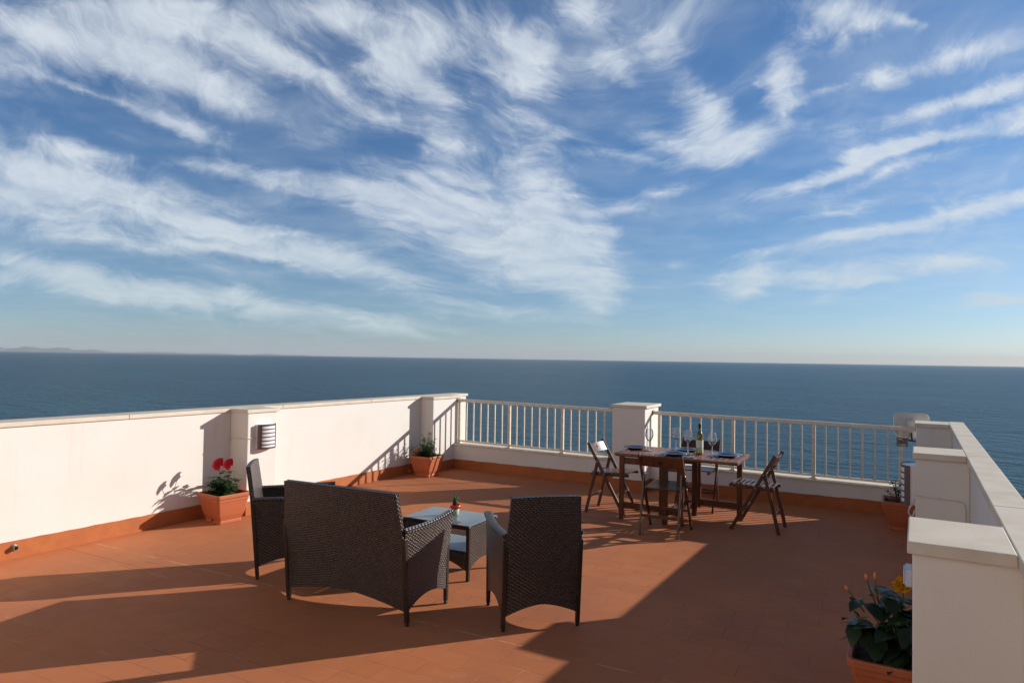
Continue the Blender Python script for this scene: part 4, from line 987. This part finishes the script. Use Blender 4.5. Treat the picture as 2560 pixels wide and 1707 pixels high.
flower_head(t, Vector((-0.060, -0.175, 0.365)), 0.032, mat_leaf('orange_petal', (0.75, 0.20, 0.05), (0.60, 0.12, 0.03)), Vector((0.5, -0.8, 0.2)), rr, 6, 3, False)
flower_head(t, Vector((-0.215, -0.06, 0.400)), 0.016, mat_leaf('pink_petal', (0.55, 0.12, 0.14), (0.4, 0.08, 0.1)), Vector((0.5, -0.8, 0.2)), rr, 5, 2, False)

# 3: small sparse plant in the far right corner
t = thing('potted_plant', 'terracotta pot with small sparse dark plant in the far right corner beside the pier', 'potted plant', (-0.125, 7.97, 0), R(2), 'square terracotta pots with plants')
square_pot(t, 0.400, 0.285)
rr = random.Random(21); fol = MB(); stm = MB()
for i, (ex, ey_, ez) in enumerate(((-0.10, 0.0, 0.44), (-0.02, 0.05, 0.43), (-0.14, -0.03, 0.36), (0.03, -0.05, 0.42), (-0.05, -0.07, 0.38), (-0.075, 0.02, 0.47))):
    b0 = Vector((-0.05+rr.uniform(-0.02, 0.02), -0.02, 0.24)); P = stem_path(b0, Vector((ex, ey_, ez)), 0.03, rr); stm.tube(P, [0.007, 0.006, 0.005, 0.004, 0.003, 0.0025], 6)
    for k in range(15):
        q = P[rr.choice((3, 4, 5, 5))]; e = rdir(rr, -0.2, 0.6); leaf(fol, q, e, Vector((0, 0, 1)), rr.uniform(0.035, 0.055), rr.uniform(0.016, 0.026), rr.uniform(0.1, 0.5), 0.2)
obj('foliage', fol, mat_leaf('dark_green_leaf', (0.030, 0.060, 0.030), (0.015, 0.032, 0.018)), t); obj('stem', stm, STEMB, t)

# 4: yellow hibiscus at the near right
t = thing('potted_plant', 'terracotta pot with yellow hibiscus flower and orange buds by the nearest right pier', 'potted plant', (-0.080, 3.745, 0), R(1), 'square terracotta pots with plants')
square_pot(t, 0.420, 0.290)
rr = random.Random(33); fol = MB(); fol2 = MB(); stm = MB()
ends = [(-0.15, -0.02, 0.50), (-0.11, 0.05, 0.53), (-0.06, -0.02, 0.55), (0.01, 0.02, 0.54), (0.08, -0.04, 0.52), (-0.17, -0.06, 0.42), (-0.02, -0.11, 0.44), (0.06, -0.11, 0.45), (-0.09, -0.11, 0.42), (0.12, 0.04, 0.50), (-0.03, 0.10, 0.51), (-0.13, -0.08, 0.36), (0.03, -0.13, 0.38)]
for (ex, ey_, ez) in ends:
    b0 = Vector((rr.uniform(-0.03, 0.05), rr.uniform(-0.03, 0.03), 0.25)); P = stem_path(b0, Vector((ex, ey_, ez)), 0.025, rr); stm.tube(P, [0.006, 0.005, 0.0045, 0.004, 0.003, 0.0025], 6)
    for k in range(8):
        q = P[rr.choice((2, 3, 4, 4, 5, 5))]; e = rdir(rr, -0.25, 0.45); s_ = rr.uniform(0.07, 0.125)
        leaf(fol, q+e*0.015, e, Vector((0, 0, 1)), s_, s_*rr.uniform(0.60, 0.80), rr.uniform(0.3, 0.8), 0.18, lobes=1)
    for k in range(4):
        e = rdir(rr, 0.1, 0.9); leaf(fol2, P[5]+Vector((rr.uniform(-0.015, 0.015), 0, rr.uniform(-0.02, 0.02))), e, Vector((0, 0, 1)), rr.uniform(0.025, 0.05), rr.uniform(0.012, 0.022), 0.2)
YEL = mat_leaf('yellow_hibiscus_petal', (0.80, 0.42, 0.02), (0.72, 0.30, 0.01), 0.5, 0.3)
ax = Vector((-0.25, -0.80, 0.55)).normalized(); e1 = ax.cross(Vector((0, 0, 1))).normalized(); e2 = ax.cross(e1); fc0 = Vector((0.018, -0.02, 0.610)); mb = MB()
for ring_, (cnt, rad_, lift) in enumerate(((6, 0.050, 0.30), (6, 0.040, 0.75), (4, 0.026, 1.4))):
    for k in range(cnt):
        b_ = 2*math.pi*k/cnt+ring_*0.5; d = (e1*math.cos(b_)+e2*math.sin(b_)+ax*lift).normalized(); sd2 = d.cross(ax).normalized(); up2 = sd2.cross(d); vs = []; NU, NV = 6, 6
        for i in range(NU+1):
            for j in range(NV+1):
                u = i/NU; v = j/NV*2-1; wv_ = rad_*0.62*math.sin(math.pi*(0.12+0.80*u)**0.8)
                vs.append(fc0+ax*0.004*ring_+d*(rad_*u*(1-0.12*v*v))+sd2*(v*wv_)+up2*(0.006*u*math.sin(v*7+k)+0.10*rad_*u*u*abs(v)))
        mb.add(vs, [(i*(NV+1)+j, (i+1)*(NV+1)+j, (i+1)*(NV+1)+j+1, i*(NV+1)+j+1) for i in range(NU) for j in range(NV)], smooth=True)
f = obj('flower', mb, YEL, t)
obj('flower_centre', MB().tube([fc0+ax*0.004, fc0+ax*0.030], [0.004, 0.0025], 8), mat('orange_bud', (0.7, 0.24, 0.07)), f)
stm.tube([Vector((0.015, 0.0, 0.50)), Vector((0.021, -0.01, 0.60))], 0.004, 6)
BUD = mat('orange_bud', (0.70, 0.24, 0.07), 0.5, var=1.0, vscale=40.0, color2=(0.75, 0.45, 0.10))
for (c, d, L_) in ((Vector((-0.098, 0.0, 0.612)), Vector((-0.02, 0, 1)), 0.042), (Vector((-0.133, 0.01, 0.602)), Vector((-0.25, 0, 1)), 0.034), (Vector((-0.212, -0.02, 0.548)), Vector((-0.6, 0, 0.8)), 0.028)):
    d = d.normalized(); stm.tube([c-d*0.09+Vector((0.015, 0, -0.02)), c-d*0.02, c], [0.003, 0.003, 0.006], 6)
    obj('bud', MB().tube([c, c+d*(L_*0.35), c+d*(L_*0.75), c+d*L_], [0.004, 0.0085, 0.0075, 0.001], 8), BUD, t)
obj('foliage', fol, mat_leaf('hibiscus_leaf', (0.030, 0.060, 0.022), (0.018, 0.036, 0.018), 0.38, 0.4), t)
obj('young_foliage', fol2, mat_leaf('young_hibiscus_leaf', (0.16, 0.20, 0.04), (0.09, 0.13, 0.03)), t)
obj('stem', stm, STEMG, t)

# ------------------------------------------------------------------ haze: the air between the terrace and the horizon
HAZE = True
if HAZE:
    m = bpy.data.materials.new('sea_haze'); m.use_nodes = True; q = NT(m.node_tree); q.n.remove(q.n['Principled BSDF'])
    pv = q.new('ShaderNodeVolumePrincipled'); pv.inputs['Color'].default_value = (0.80, 0.88, 1.0, 1.0); pv.inputs['Density'].default_value = 1.5e-5; pv.inputs['Anisotropy'].default_value = 0.0
    q.l.new(pv.outputs[0], q.n['Material Output'].inputs['Volume'])
    o = obj('haze', MB().box(-61000, 61000, -61000, 61000, SEA_Z-1.0, 640.0), m); o['kind'] = 'stuff'
